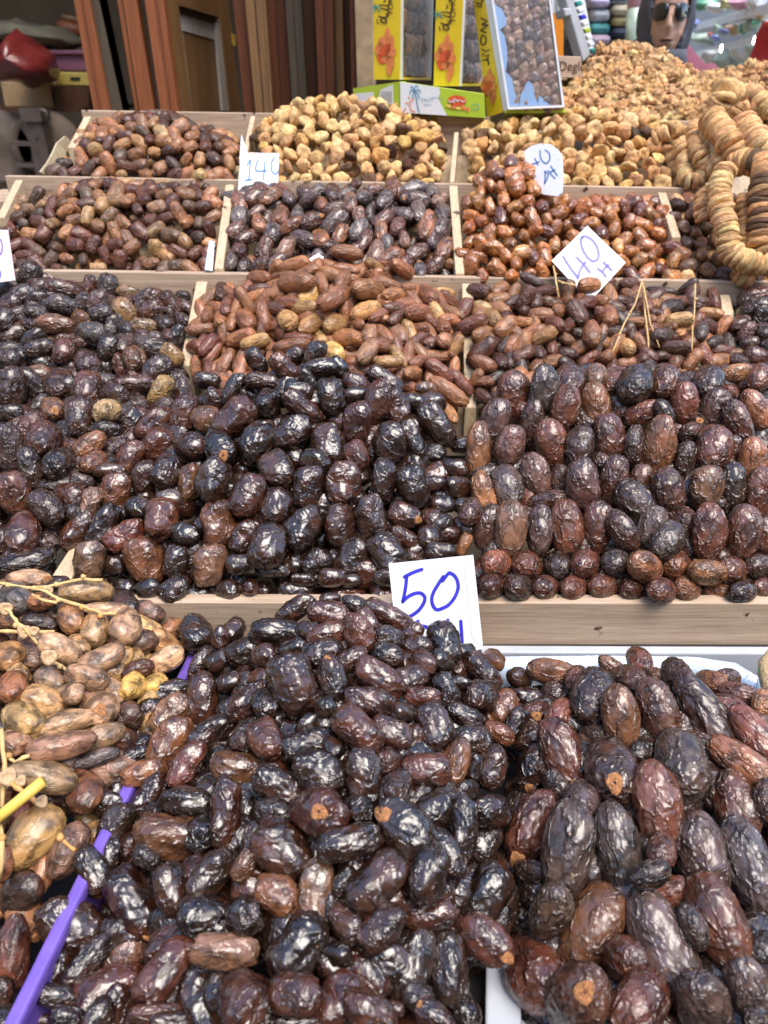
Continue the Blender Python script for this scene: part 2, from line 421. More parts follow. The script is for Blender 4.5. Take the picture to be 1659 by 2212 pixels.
# listed fruit: tile -> "cx cy L W angle tone[+cap]" in the tile's own units
TILE = {'U':(0,0,.6636),'A':(0,1800,1.975),'B':(830,1900,1.975),'C':(1660,2050,1.975),'D':(0,2534,1.975),'E':(830,2534,1.975),
        'F':(1660,2534,1.975),'G':(0,1100,1.975),'H':(700,1100,1.975),'M':(1250,1200,1.3272),'K':(0,800,1.3272),
        'R':(1250,800,1.3272)}
LIST = {
'front': {
'U':"""318 1540 70 50 40 k;300 1590 62 46 -30 d;285 1640 70 48 30 k;264 1688 66 46 60 d;240 1738 70 48 -20 k;330 1500 60 44 0 d""",
'A':"""1110 890 240 150 10 k;1295 935 310 190 85 d;1475 830 160 120 20 k;1290 710 210 110 60 d;1410 700 170 130 30 k;1580 640 240 170 20 k;1590 960 270 170 40 d;895 1030 250 220 -60 d;1090 1030 270 170 50 o;1090 1210 300 200 60 ro;1370 1150 300 170 30 k;1480 990 160 120 30 k;860 1290 280 160 35 k;720 1340 200 160 -30 k;1200 1360 290 150 60 r;1520 1385 310 200 -10 do;920 1420 270 150 20 o;1600 1180 230 180 60 k;1255 520 220 190 -70 k;1420 560 150 110 90 d;1005 400 200 130 70 k;945 600 170 160 30 k;1090 560 140 120 0 k;1500 500 170 140 40 k""",
'D':"""740 90 140 100 50 k;945 130 270 160 55 d;1200 150 310 170 -8 k;1450 230 370 190 85 d;740 290 250 180 60 k;600 590 310 170 -60 k;690 500 240 170 60 k;1110 380 460 260 -10 ro+;940 510 180 120 -40 k;1360 610 330 200 50 k;1100 710 300 200 -70 d;850 800 470 270 -60 d+;1300 880 300 220 0 k;1560 890 240 240 0 k;1620 430 280 130 85 d;460 950 400 260 -30 d;560 1180 370 150 50 k;780 1150 290 220 50 rp;1090 1070 300 200 30 d;1060 1250 400 230 55 r;1440 1110 400 200 -3 rp;330 1250 260 180 60 d;350 1400 280 130 -5 k;690 1390 420 280 30 r;1250 1390 330 220 75 k;1400 1310 150 100 80 y;1560 1420 340 300 -60 d;990 1510 300 110 5 r;430 1530 200 120 -10 k;290 1560 180 70 0 d;630 1540 220 160 60 k;1100 1560 250 100 0 d;1570 560 200 130 60 do""",
'B':"""260 165 260 130 35 d;475 190 270 150 -10 r;480 100 130 90 0 d;650 140 180 110 -20 k;850 200 300 140 -25 rd;145 320 330 190 -8 k;720 240 170 110 -50 d;670 325 250 170 -70 r;470 330 260 150 20 r;330 300 130 110 0 k;855 350 180 150 0 k;1005 315 160 110 30 dr;50 470 170 160 0 d;240 430 160 140 20 k;430 450 240 170 20 k;620 490 200 130 35 d;850 460 200 140 -20 k;1040 410 180 130 10 d;1220 380 260 200 -75 k;1350 440 130 110 0 k;1090 510 170 130 -40 d;1200 500 150 130 -30 k;1535 490 140 120 -50 do;1465 560 250 150 -45 d;250 650 390 290 -70 kd;500 620 280 170 105 k+;40 620 150 140 0 r;60 770 180 150 -60 k;810 610 310 190 -35 rd;1000 610 220 170 20 d;740 760 290 190 -10 d;450 800 150 140 0 k;950 830 150 130 0 k;1070 730 220 130 0 r;1220 680 200 150 -60 k;1300 640 150 90 0 k;1440 720 220 200 0 d;1590 800 230 180 70 ro;330 1040 320 180 20 k;340 900 160 110 45 k;660 940 330 220 -40 r;870 960 260 180 -20 r;1010 1010 190 130 60 d;1150 920 310 220 -75 d;1350 850 230 130 -25 k;1390 1000 230 180 0 k;1560 960 200 120 -20 ro;70 1000 250 200 -60 rd;500 1060 150 130 -60 k;410 1210 320 230 -15 k;690 1230 330 230 -85 d;860 1140 180 170 0 rd;1095 1190 290 190 3 r;1290 1160 290 160 75 od;1400 1180 170 110 80 k;1520 1190 260 170 75 d;140 1300 300 200 -20 d;900 1320 240 200 50 d;1180 1430 320 250 40 k;1360 1330 150 130 0 k;405 1465 310 300 -20 rd+;650 1460 200 190 0 k;1520 1460 220 190 0 k;130 1480 260 160 -20 k""",
'E':"""170 460 400 280 -35 d;980 340 420 300 145 k+;600 410 370 210 15 kd;1340 330 340 170 85 k;140 740 280 210 -25 or;390 730 370 210 88 rp;780 670 390 280 50 kd;1110 620 340 240 60 k;1240 480 280 180 -60 k;1480 750 370 250 60 k;570 660 180 120 60 k;590 930 230 180 -50 d;810 970 310 210 50 d;1120 880 350 190 0 rd;280 1090 400 300 50 k;530 1130 180 150 0 k;1010 1190 410 250 80 ky;1240 1210 400 250 -85 k;1490 1040 340 220 -40 dr+;1610 830 300 140 80 k;720 1270 320 240 -50 rd;1050 1400 190 150 0 k;250 1390 310 250 -20 rd;540 1420 320 230 60 dr;740 1520 350 230 -30 rd;1330 1470 250 180 -60 k;50 1430 270 200 -70 d;250 1565 300 90 0 d;1150 1530 260 160 140 d+;880 1480 150 100 0 k""",
'C':"""60 310 150 130 0 k;100 440 200 130 -10 d;30 600 200 130 60 k;150 890 290 190 -100 k+;180 560 190 180 150 rd+;200 400 130 100 0 k""",
},
'gold': {
'A':"""185 165 240 110 0 p+;375 190 110 70 30 k;550 250 300 150 0 g;105 300 220 200 -30 y;270 310 160 110 10 o;680 360 260 90 0 p;450 420 200 150 -70 o;612 490 220 165 85 gp;810 470 230 190 75 p;260 450 210 110 -10 k;400 360 110 80 0 k;40 440 120 100 0 o;50 665 200 190 -40 go;190 650 220 170 -65 yo;385 615 260 160 -30 p;500 600 160 130 -50 g;640 690 300 150 25 p;790 690 180 110 70 g;555 800 260 150 -15 p;1060 690 230 150 30 p;80 860 200 170 80 ro;120 770 150 110 -45 g;330 830 220 150 -40 py;450 900 150 140 0 py;285 965 280 190 -30 go;850 860 170 150 30 Y;1000 840 150 130 30 Y;740 900 220 130 -50 p;640 1000 240 220 120 p+;880 750 200 110 20 d;150 1075 270 200 -40 g;420 1095 340 150 15 pg;90 1215 190 160 -30 po;400 1240 400 160 12 rp;640 1200 300 170 30 gy;620 1320 260 90 20 y;280 1440 400 190 -12 gy;540 1530 270 220 -65 ro;650 1450 130 110 0 ky""",
'D':"""205 380 400 270 50 gY;150 250 200 180 0 r;440 460 330 200 60 yo;20 540 200 120 90 ro;130 740 280 230 40 k;90 1110 430 200 85 r;10 1400 200 140 80 d""",
},
'right': {
'C':"""260 270 290 160 -10 ko;430 310 170 130 60 r;660 240 190 110 -35 od;830 200 190 150 -60 r;940 290 130 90 -20 do;530 430 350 250 80 kd;760 330 240 200 -30 d;710 555 370 230 -85 do;950 510 380 230 -70 d;1080 300 240 190 -60 k;1260 560 560 240 -58 kd+;1290 340 190 160 -20 od;1400 310 150 120 0 d+;1470 420 260 150 -10 rd;1440 520 280 150 -30 r;1580 680 420 190 -50 r;1490 850 420 200 -35 ro+;320 540 220 160 60 rd;340 800 450 250 -70 r+;530 680 190 150 0 k;655 890 400 310 -80 kd+;870 800 230 180 0 k;1105 870 430 300 -75 ky;300 1010 230 150 -60 k;470 1090 240 220 60 yd;945 1120 510 300 -80 rd+;1450 1110 390 260 -75 rd;140 1270 470 260 -115 dr+;1650 1100 250 150 80 d;980 1420 220 180 80 r;1640 470 190 150 60 o;1600 590 160 110 -20 do""",
'F':"""370 450 560 300 80 dy;700 455 540 280 -80 ky;1235 490 480 310 -80 dy;1530 560 540 290 -70 y;130 600 200 150 0 k;110 860 330 120 85 kd;260 850 330 230 60 k;530 950 540 340 60 do;980 1060 640 330 -65 yd+;1000 740 330 180 15 r;1340 930 560 330 -65 dr;150 1240 440 380 -60 r;740 1180 300 260 40 rd;430 1430 440 360 50 d+;840 1440 420 300 50 rd;1240 1440 370 310 -80 dy;1540 1350 380 260 -70 yd;1580 960 260 200 70 k;1600 1550 200 160 0 k;900 620 260 160 20 k;1180 950 260 160 -70 k;1640 1080 200 160 60 k""",
},
'black': {
'A':"""795 230 140 130 0 k;955 235 160 130 20 k;1125 230 190 150 40 k;1285 270 200 120 0 k;1465 235 150 130 0 k;1600 225 110 110 0 d""",
'G':"""985 550 260 140 40 rd;1190 500 230 170 75 dr;1330 530 190 170 0 od;1520 510 260 200 45 rd;1015 690 230 180 60 r;1225 705 180 180 0 dk;1420 720 210 190 -70 k+;840 770 230 150 60 rd;700 860 170 110 0 d;925 900 210 140 85 d;1070 860 210 180 60 d;1220 930 240 140 80 od;1375 930 260 210 80 kd;740 990 240 180 75 ro;570 1080 230 130 65 rp;1090 1030 160 110 0 yd;900 1090 170 140 0 k;1040 1170 250 210 85 rd;490 1250 240 140 50 rd;665 1200 260 150 60 k;810 1270 240 170 30 r;1190 1260 180 150 0 k;1405 1200 280 210 -85 ro;1580 1280 220 160 60 dr;1570 1030 270 180 60 dr;1530 920 130 110 0 k;570 1430 240 180 80 rp;720 1460 170 140 0 k;930 1430 290 230 -75 ro;1130 1440 200 150 80 k;1345 1460 270 190 80 rp;1250 1400 180 120 80 dk;1560 1460 180 140 0 k;830 570 230 150 60 d;1330 275 160 110 -10 k;1500 330 220 110 60 k""",
'H':"""265 145 170 110 -55 k;450 200 220 130 -45 r;510 110 120 90 40 kd;640 100 170 120 60 k;680 190 220 120 5 k;590 260 130 90 -60 k;300 275 200 110 -8 d;790 190 150 110 -50 k;540 340 170 120 -20 k;340 420 190 170 40 k;560 450 270 140 -40 dr;745 385 240 160 -80 kd;900 290 170 120 -20 dr;900 370 150 120 0 k;1045 415 270 160 85 dr;1090 270 230 110 -30 kd;1165 450 230 150 -70 d;1355 330 130 90 0 do;1400 420 160 130 0 ky;1430 560 300 160 -55 kd;1280 410 150 110 -20 k;1500 420 130 100 0 k;910 555 270 170 85 rd;265 690 270 200 75 kd;300 570 150 90 0 d;490 620 260 200 60 kd;730 690 260 220 -80 kd;1125 670 240 190 80 kd;1270 670 250 130 -70 k;640 790 170 150 0 k;905 770 210 150 -75 dr;400 850 230 200 -60 kd;600 970 260 190 85 kd;820 935 260 210 85 dr;1085 910 250 150 88 kd;1275 960 260 190 -75 k;1590 690 140 110 0 k;1540 840 150 120 0 d+;1410 940 140 110 0 dk;1555 970 170 150 0 dk;1460 1070 140 110 0 k;1600 1080 130 100 0 k;210 1020 260 200 70 d;390 1090 230 190 80 kd;560 1240 270 220 60 k;800 1200 270 190 85 kd;1000 1160 260 190 -80 kd;1220 1140 200 150 -20 rd+;340 1340 280 230 70 kd;890 1420 270 210 70 kd;1110 1380 260 210 -60 kd;1385 1280 160 150 0 dk;1460 1190 140 120 0 ky;1600 1210 150 120 -60 k+;1220 1280 190 110 -30 kr;645 1440 200 150 30 k;500 1440 140 120 80 dk;370 1500 190 80 0 k;755 1540 170 120 0 rd;180 1470 150 130 0 kr;1450 1370 180 110 0 k;1600 1330 140 80 70 o;40 690 200 150 -30 k;1100 1540 150 110 0 k;870 1560 150 90 0 k;560 1555 150 90 0 k""",
},
'leftmid': {
'G':"""80 320 250 170 85 d;215 300 230 130 -45 k;385 290 190 170 80 d;555 330 240 170 85 rd;730 370 170 140 0 dk;860 300 240 120 5 dr;1035 345 200 130 60 Yg;345 455 160 140 -60 or+;515 515 260 180 85 d;690 470 180 140 10 f;870 440 160 90 0 d;65 480 150 100 0 k;200 600 260 170 60 rd;280 650 230 190 60 rd;60 710 320 170 -80 yd;400 610 150 110 70 k;200 840 270 150 -75 k;385 810 210 190 20 k;575 690 220 130 35 od;605 800 170 130 35 ro;525 920 140 90 -20 d;340 950 190 90 0 k;95 1000 280 190 -80 r;300 1090 240 170 -50 dk;450 1020 200 160 -20 rd;440 1130 150 120 0 k;155 1255 270 210 70 rd;325 1290 190 150 60 ky;170 1440 340 150 15 k;20 1310 170 110 80 d;800 480 150 110 40 k;690 590 180 110 0 k;480 420 130 90 0 k""",
},
'wall': {
'M':"""555 110 190 130 80 rd;690 100 200 120 85 ky;800 60 160 130 80 d;915 30 100 80 80 rp;1085 65 170 145 80 k;1210 60 160 120 80 dr;1400 60 140 120 80 kd;1297 148 175 115 85 r;1530 20 110 80 0 o;1620 40 120 90 70 r;480 225 190 115 75 dy;640 235 180 95 80 kd;785 170 190 115 75 rd;915 165 200 115 -85 or;1010 180 120 70 -70 k;1115 195 160 100 25 rd;1210 190 120 70 -60 k;1425 180 180 120 70 ry;1530 235 200 100 -70 rd;1605 180 180 100 -70 ro;405 360 240 110 85 od;545 335 180 125 70 ry;725 325 205 140 -80 r;845 330 160 115 80 kd;975 290 190 125 -80 rd;1080 335 170 85 80 kd;1190 340 240 130 80 or;1300 390 150 85 80 k;1330 275 100 85 0 d;1425 345 190 140 80 r;1590 400 190 120 80 or;1500 350 120 70 70 d;430 545 190 100 -80 o;530 510 190 140 -75 ky;655 460 190 120 -75 ry;760 475 120 80 80 d;860 500 215 140 -85 ry;990 490 220 120 80 kr;1110 490 150 100 80 rd;1090 590 230 150 -65 k;1230 530 190 130 -75 kr;1390 515 190 130 80 oy;1505 510 200 110 85 k;1620 540 210 120 80 r;450 690 190 110 75 dr;548 690 230 125 85 rp;672 700 210 110 85 dy;790 680 225 130 -85 r;925 685 215 130 85 rd;1030 700 180 110 -60 d;710 570 180 80 10 d;1160 690 190 120 70 ky;1220 740 170 130 55 k;1290 690 170 110 80 dr;1405 710 225 135 88 r;1550 710 240 140 80 rd;1640 720 170 110 80 r;485 845 130 120 0 r;618 850 130 120 0 r;750 845 125 120 90 k;873 848 130 125 0 rd;1003 840 120 120 0 ky;1128 860 150 130 -40 or;1262 850 130 125 0 ro;1395 880 150 115 -10 o;1502 870 120 115 0 rd;1610 855 110 110 0 kd;468 940 115 105 0 dr;582 945 120 110 0 kd;700 945 110 110 0 dr;822 950 115 110 0 r;948 940 130 110 0 rd;1072 952 110 100 0 rk;1195 960 115 110 0 r;1308 950 110 110 0 ro;1433 960 120 80 0 od;1545 965 110 90 0 k;1635 950 90 90 0 r;370 620 120 90 70 d""",
},
'greymid': {
'K':"""125 130 110 80 60 ky;215 145 100 70 -20 d;30 190 80 70 0 k;95 210 110 80 20 ky;280 185 150 70 -10 rd;165 225 80 60 0 k;400 155 85 65 60 rk;465 185 110 80 85 ky;555 200 90 60 0 gk;270 260 130 85 -15 ky;420 250 110 80 70 dy;440 295 110 80 0 k;540 290 125 90 -60 go;640 225 130 70 10 rd;655 280 110 80 20 r;745 255 120 70 -60 dr;790 220 60 50 0 k;80 300 110 80 20 dy;165 295 110 70 -20 k;250 340 150 85 -5 or;350 315 75 70 0 or;395 385 120 105 0 y;480 360 90 70 80 k;550 410 120 90 45 dy;620 345 100 60 -10 gk;700 340 90 80 0 k;665 425 110 90 20 ky;60 380 130 75 30 d;150 390 110 60 30 k;275 430 140 90 70 rd;190 460 110 80 0 k;465 440 110 80 80 k;760 400 120 60 70 k;20 320 90 70 60 dy;40 450 120 70 0 k;575 490 100 80 -60 do""",
'G':"""410 80 160 130 75 rd;250 70 180 110 20 k;560 160 170 150 -60 dy;690 60 170 110 80 k;820 50 160 140 60 d;985 60 210 130 -10 ky;1105 110 150 110 -50 go;885 130 150 120 -60 do;780 190 180 100 -70 r;1010 200 200 150 40 dy;300 170 190 130 -30 k;40 140 160 140 0 ky;680 280 150 110 0 ky;240 240 180 120 0 rp;150 130 140 100 0 k""",
},
'slender': {
'K':"""915 180 75 60 60 o;955 200 80 55 80 dr;1010 150 70 60 -50 g;1075 260 170 55 -58 or;1060 320 100 75 -60 ro;985 260 90 60 70 r;900 300 80 55 60 ro;870 360 130 50 5 ro;840 440 80 60 20 r;900 430 110 55 50 r;960 420 120 55 50 r;1040 400 130 70 20 ro;1100 415 120 60 15 g;1140 195 130 60 0 rd;1230 190 140 75 30 ro;1280 160 150 75 5 od;1270 90 140 70 15 od;1190 110 100 55 70 o;1350 210 130 70 30 gY;1440 225 150 80 28 ro;1320 270 120 65 0 g;1350 335 130 75 35 og;1460 340 130 85 12 go;1240 320 90 80 -40 g;1590 190 140 90 -5 od;1580 280 130 70 20 og;1480 150 90 60 60 ro;1500 30 130 60 -10 ro;1430 60 80 60 70 dr;1540 120 110 60 45 od;1500 400 130 75 0 or;1600 380 110 70 80 rp;1585 460 110 70 55 rp;1260 430 150 55 8 or;1290 400 120 50 -5 r;1180 350 80 60 0 ro;1220 380 70 60 -20 r;1380 400 80 60 -50 g;1440 460 100 80 -40 gY;1100 470 110 50 20 r;1140 520 120 55 10 o;1560 540 160 45 -5 r;1180 270 110 60 -10 rd;1120 140 100 60 0 ro;1040 210 80 60 0 r;1620 90 90 50 -40 og""",
'R':"""40 215 100 65 0 o;80 100 110 60 -35 ro;185 215 110 75 -40 ro;150 290 110 70 -5 ro;60 375 110 65 -55 rp;110 370 110 55 -70 g;190 410 90 55 -70 rd;255 350 70 60 -60 ro;265 410 70 65 0 rp;260 205 90 45 -5 g;290 170 100 45 -80 ro;45 270 100 50 0 rd;130 240 100 50 -50 ro;300 450 130 50 60 og;240 540 140 60 -35 r;330 590 130 60 -50 r;280 630 180 70 -35 or;20 500 120 50 0 go;60 480 100 50 -60 g;150 500 90 50 20 ro;120 550 80 60 0 o;260 80 110 55 -5 od;30 130 90 60 -40 ro;170 160 90 50 -60 r;230 290 100 50 -60 g;190 480 90 45 -60 d;50 430 110 55 -70 r;320 420 90 50 85 rd""",
},
'mixed': {
'R':"""345 275 100 65 60 rd;380 340 130 65 20 r;410 195 100 60 -10 dr;500 190 80 55 40 o;500 235 80 50 20 go;430 265 80 45 -20 g;428 385 100 65 15 od;470 310 80 60 -50 gk;525 350 110 70 40 o;550 430 90 55 60 ro;500 500 85 70 -60 d;430 510 110 60 -25 od;400 570 80 45 60 o;680 300 110 60 0 o;760 285 70 60 0 ro;640 375 120 55 20 ro;690 390 110 60 30 og;780 245 90 60 -30 r;835 290 120 70 -60 d;885 170 65 95 88 o;875 250 90 60 10 r;970 300 95 70 -70 ro;895 380 110 75 -85 or;960 420 60 50 0 o;1045 440 90 70 -30 go;940 160 110 60 0 r;1060 165 80 50 0 rd;1090 330 110 45 0 o;1200 315 90 55 60 o;1275 320 110 60 5 g;1405 290 110 45 -8 og;1405 350 90 60 -30 rd;1265 245 80 50 10 r;1330 210 90 55 70 rd;1200 200 120 40 -8 k;1300 180 110 40 30 k;1270 385 100 60 0 rd;1205 390 70 90 85 dy;1370 370 80 55 80 ky;1430 420 80 60 20 k;1260 440 120 60 0 d;970 480 60 60 0 ro;600 470 100 60 30 rd;640 150 110 40 -25 ky;560 250 90 60 30 d;610 230 110 60 60 dr;690 200 120 50 10 rd;740 340 90 60 -30 r;1000 370 100 50 0 d;1130 260 80 60 -60 r;1180 260 70 60 0 o;1100 500 90 50 30 d""",
},
}

THINGS = []     # candidates: dict(kind, key, pos, axis, n, L, W, code, cap, pile, size_px, sure)
def add_cand(**k): THINGS.append(k)
PILES = {}
def listed(pile, surf, key, kindname, aspect, only=None):
    out = []
    for tl, txt in LIST.get(pile, {}).items():
        ox, oy, sc = TILE[tl]
        for it in txt.replace('\n', ' ').split(';'):
            it = it.strip()
            if not it: continue
            a = it.split(); cx, cy, L, W, ang = map(float, a[:5]); code = a[5]; cap = code.endswith('+'); code = code.rstrip('+')
            x, y = (ox+cx/sc)*.6636, (oy+cy/sc)*.6636; L, W = L/sc*.6636*1.08, W/sc*.6636*1.08
            if W > L: L, W, ang = W, L, ang+90
            out.append(dict(x=x, y=y, L=L, W=W, ang=ang, code=code, cap=cap))
    # distance of every one along its own view ray
    for o in out:
        d = surf.hit(o['x'], o['y']); o['d'] = d
        o['Lw'] = o['L']*d/FPX; o['Ww'] = o['W']*d/FPX
    N = len(out)
    if not N: return out
    rays = np.array([ray(o['x'], o['y']) for o in out])
    d = np.array([o['d'] for o in out]); W = np.array([o['Ww'] for o in out]); L = np.array([o['Lw'] for o in out])
    big = W*L; d = d + .004 - .006*(big-big.min())/(np.ptp(big)+1e-9)
    d0 = d.copy()
    # lay of the axis: in the picture plane, tipped so that it follows the heap
    ax = np.zeros((N, 3))
    for i, o in enumerate(out):
        r = rays[i]/np.linalg.norm(rays[i]); a = math.radians(o['ang'])
        inpl = R_*math.cos(a)+U_*math.sin(a); inpl -= r*(inpl@r); inpl /= np.linalg.norm(inpl)
        Lt = max(o['Lw'], min(o['Ww']*aspect*.92, o['Ww']*aspect))
        cs = 1.0 if Lt <= o['Lw'] else max(0.0, (o['Lw']-o['Ww']*.8)/(Lt-o['Ww']*.8))
        phi = math.acos(min(1, max(.25, cs)))
        q = C_+d[i]*rays[i]; n = surf.normal(np.array([q[0]]), np.array([q[1]]))[0]
        sgn = -1 if abs((inpl*math.cos(phi)-r*math.sin(phi))@n) < abs((inpl*math.cos(phi)+r*math.sin(phi))@n) else 1
        ax[i] = inpl*math.cos(phi)+sgn*r*math.sin(phi)
        o['Lt'] = Lt
        if o['cap'] and ax[i]@r > 0.05 and phi > .6: ax[i] = -ax[i]; o['flip'] = True
    e = np.array([(o['Lt']-o['Ww'])/2 for o in out])
    ks = np.array([-1, 0, 1])
    for itn in range(14):
        cpos = C_+d[:, None]*rays
        S = cpos[:, None]+ax[:, None]*(e[:, None]*ks)[..., None]          # N,3,3
        S2 = S.reshape(-1, 3); D = np.linalg.norm(S2[:, None]-S2[None], axis=2)
        rad = np.repeat(W*.5*.9, 3); pen = rad[:, None]+rad[None]-D
        own = np.repeat(np.arange(N), 3); pen[own[:, None] == own[None]] = -1
        pm = pen.reshape(N, 3, N, 3).max(axis=(1, 3))
        push = np.zeros(N)
        I, J = np.where(np.triu(pm > .0015, 1))
        for i, j in zip(I, J):
            s = 1 if d[i] > d[j] else -1
            push[i] += s*pm[i, j]*.22; push[j] -= s*pm[i, j]*.22
        d = d+np.clip(push, -.004, .004)
        d = np.clip(d, d0-.011, d0+.016)
    for i, o in enumerate(out):
        q = C_+d[i]*rays[i]
        s = d[i]/o['d']
        add_cand(kind=kindname, key=key, pos=q, axis=ax[i], view=rays[i]/np.linalg.norm(rays[i]), L=o['Lt']*s, W=o['Ww']*s, code=o['code'], cap=o['cap'],
                 pile=pile, px=(o['x'], o['y']), ang=o['ang'], size=o['L'], sure=True, drawn=o['L']/max(o['W'], 1))
    return out
def fill(pile, surf, key, kindname, region, Lm, Wm, codes, spacing, listed_=(), down=0.0, exclude=(), flatness=.35, lay=None, xr=None, yr=None, maxn=4000, only_gaps=False, under=True, ymargin=0):
    """fruit over the heap's surface (its far side too), a second layer below it"""
    xs = [p[0] for p in region]; ys = [p[1] for p in region]
    hits = np.array([C_+surf.hit(x, y)*ray(x, y) for x in np.linspace(min(xs), max(xs), 9) for y in np.linspace(min(ys), max(ys), 9) if inpoly([x], [y], region)[0]])
    x0, x1 = hits[:, 0].min()-.03, hits[:, 0].max()+.03; y0, y1 = hits[:, 1].min()-.03, min(hits[:, 1].max()+.05, surf.ymax)
    cov = np.zeros((2300, 1760), bool) if True else None
    yy, xx = np.mgrid[0:560, 0:430]
    cov = np.zeros((560, 430), bool)
    for o in listed_:
        a = math.radians(o['ang']); X = (xx*4-40-o['x']); Y = -(yy*4-20-o['y'])
        u = X*math.cos(a)+Y*math.sin(a); v = -X*math.sin(a)+Y*math.cos(a)
        cov |= (u/(o['L']*.5))**2+(v/(o['W']*.5))**2 < 1
    area = (x1-x0)*(y1-y0)
    for layer in ((0, 1) if under else (0,)):
        n_try = int(min(area/(spacing**2)*14, 30000))
        X = rng.uniform(x0, x1, n_try); Y = rng.uniform(y0, y1, n_try); Z = surf.z(X, Y); Nn = surf.normal(X, Y)
        sc_l = 1.0 if layer == 0 else 1.15
        Q = np.stack([X, Y, Z], 1)-Nn*(down+layer*Wm*.85)
        q = Q-C_; dd = q@F_; px = 829.5+FPX*(q@R_)/dd; py = 1106-FPX*(q@U_)/dd
        ok = inpoly(px, py, region)
        for ex in exclude: ok &= ~inpoly(px, py, ex)
        if layer == 0 and len(listed_):
            ci = np.clip(((py+20)/4).astype(int), 0, 559); cj = np.clip(((px+40)/4).astype(int), 0, 429)
            ok &= ~cov[ci, cj]
        cell = spacing*sc_l; grid = {}; kept = []
        for i in np.where(ok)[0]:
            c = (int(Q[i, 0]//cell), int(Q[i, 1]//cell), int(Q[i, 2]//cell)); good = True
            for a in (-1, 0, 1):
                for b in (-1, 0, 1):
                    for e in (-1, 0, 1):
                        for j in grid.get((c[0]+a, c[1]+b, c[2]+e), ()):
                            if np.sum((Q[i]-Q[j])**2) < cell*cell: good = False; break
                        if not good: break
                    if not good: break
                if not good: break
            if good: grid.setdefault(c, []).append(i); kept.append(i)
            if len(kept) > maxn: break
        for i in kept:
            n = Nn[i]; v = rng.normal(0, 1, 3)
            if lay is not None: v = v*.55+np.array(lay)*rng.choice([-1, 1])
            v = v-n*(v@n)*(1-flatness); v /= np.linalg.norm(v)
            s = math.exp(rng.normal(0, .11)); r = q[i]/np.linalg.norm(q[i])
            a = v-r*(v@r); ang = math.degrees(math.atan2(a@U_, a@R_)); ln = np.linalg.norm(a)
            L = Lm*s*rng.uniform(.9, 1.12); W = Wm*s*rng.uniform(.92, 1.08)
            add_cand(kind=kindname, key=key, pos=Q[i], axis=v, view=-n*.5+r*.5, L=L, W=W, code=codes(px[i], py[i]) if callable(codes) else codes[rng.integers(len(codes))], cap=rng.random() < .03,
                     pile=pile, px=(px[i], py[i]), ang=ang, size=(L*ln+W*(1-ln))*FPX/dd[i], sure=(layer == 0 and -30 < px[i] < 1690 and py[i] < 2240), drawn=max(1, L*ln/W))
# ------------------------------------------------------------------ wooden trays, table, ground
def mat_card():
    m, n, l, b = nt('card'); b.inputs['Base Color'].default_value = (.80, .82, .84, 1); b.inputs['Roughness'].default_value = .45
    tc = n.new('ShaderNodeTexCoord'); no = n.new('ShaderNodeTexNoise'); no.inputs['Scale'].default_value = 260; no.inputs['Detail'].default_value = 4
    l.new(tc.outputs['Object'], no.inputs['Vector']); r = ramp(n, [(.68, (.80, .82, .84)), (.75, (.42, .38, .34))]); l.new(no.outputs['Fac'], r.inputs[0]); l.new(r.outputs[0], b.inputs['Base Color'])
    return m
M['card'] = mat_card()
M['pink_card'] = simple('pink_card', (.78, .58, .62), .5, 40, .05, .05)
M['ink'] = simple('blue_ink', (.045, .04, .55), .35, 90, .12, .05)
M['ink_thin'] = simple('pale_blue_ink', (.04, .16, .42), .35, 90, .12, .05)
M['black_ink'] = simple('black_ink', (.02, .02, .02), .5)
M['purple_plastic'] = simple('purple_plastic', (.16, .09, .42), .35, 60, .18, .2, coat=.2)
M['white_plastic'] = simple('white_plastic', (.46, .48, .51), .35, 24, .12, .15, coat=.1)
M['black_rubber'] = simple('black_rubber', (.02, .021, .024), .5)
M['paving'] = simple('paving', (.16, .15, .14), .8, 3, .25, .4)
M['dark_cloth'] = simple('dark_cloth', (.02, .018, .02), .9, 60)

ground = mesh_obj('ground', [(-60, -60, 0), (60, -60, 0), (60, 60, 0), (-60, 60, 0)], [(0, 1, 2, 3)], M['paving']); tag(ground, kind='structure')
table = empty('stall_table', (0, .9, 0), 'dark cloth covered stall table under all the trays', 'table')
def rel(o): return o
top_z = .865
box((0, .78, top_z-.02), (2.6, 1.45, .04), 'table_top', M['dark_cloth'], table)
for sx in (-1.2, 1.2):
    for sy in (.12, 1.44): box((sx, sy, (top_z-.04)/2), (.06, .06, top_z-.04), 'leg', M['pale_wood_y'], table)
W3 = Vector((0, 0, 1))
def tray(label, rail, dividers=(), floor=None, h=.075, t=.014, extra=None, group='wooden bin trays'):
    (ax_, ay, ad), (bx, by, bd) = rail
    a, b = P(ax_, ay, ad), P(bx, by, bd)
    root = empty('bin_tray', (a+b)/2-Vector((0, 0, h)), label, 'wooden tray', group)
    board(a, b, (0, t, 0), (0, 0, -h), 'front_board', M['pale_wood'], root)
    for dv in dividers:
        (x0, y0, d0), (x1, y1, d1) = dv[0], dv[1]; tt = dv[2] if len(dv) > 2 else .012; hh = dv[3] if len(dv) > 3 else .06
        p, q = P(x0, y0, d0), P(x1, y1, d1)
        board(p, q, (tt, 0, 0), (0, 0, -hh), 'divider', M['pale_wood_y'], root)
    if floor:
        f = [P(*c)-Vector((0, 0, .055)) for c in floor]
        hexa([v-Vector((0, 0, .008)) for v in f]+f, 'floor_board', M['pale_wood_y'], root)
    return root
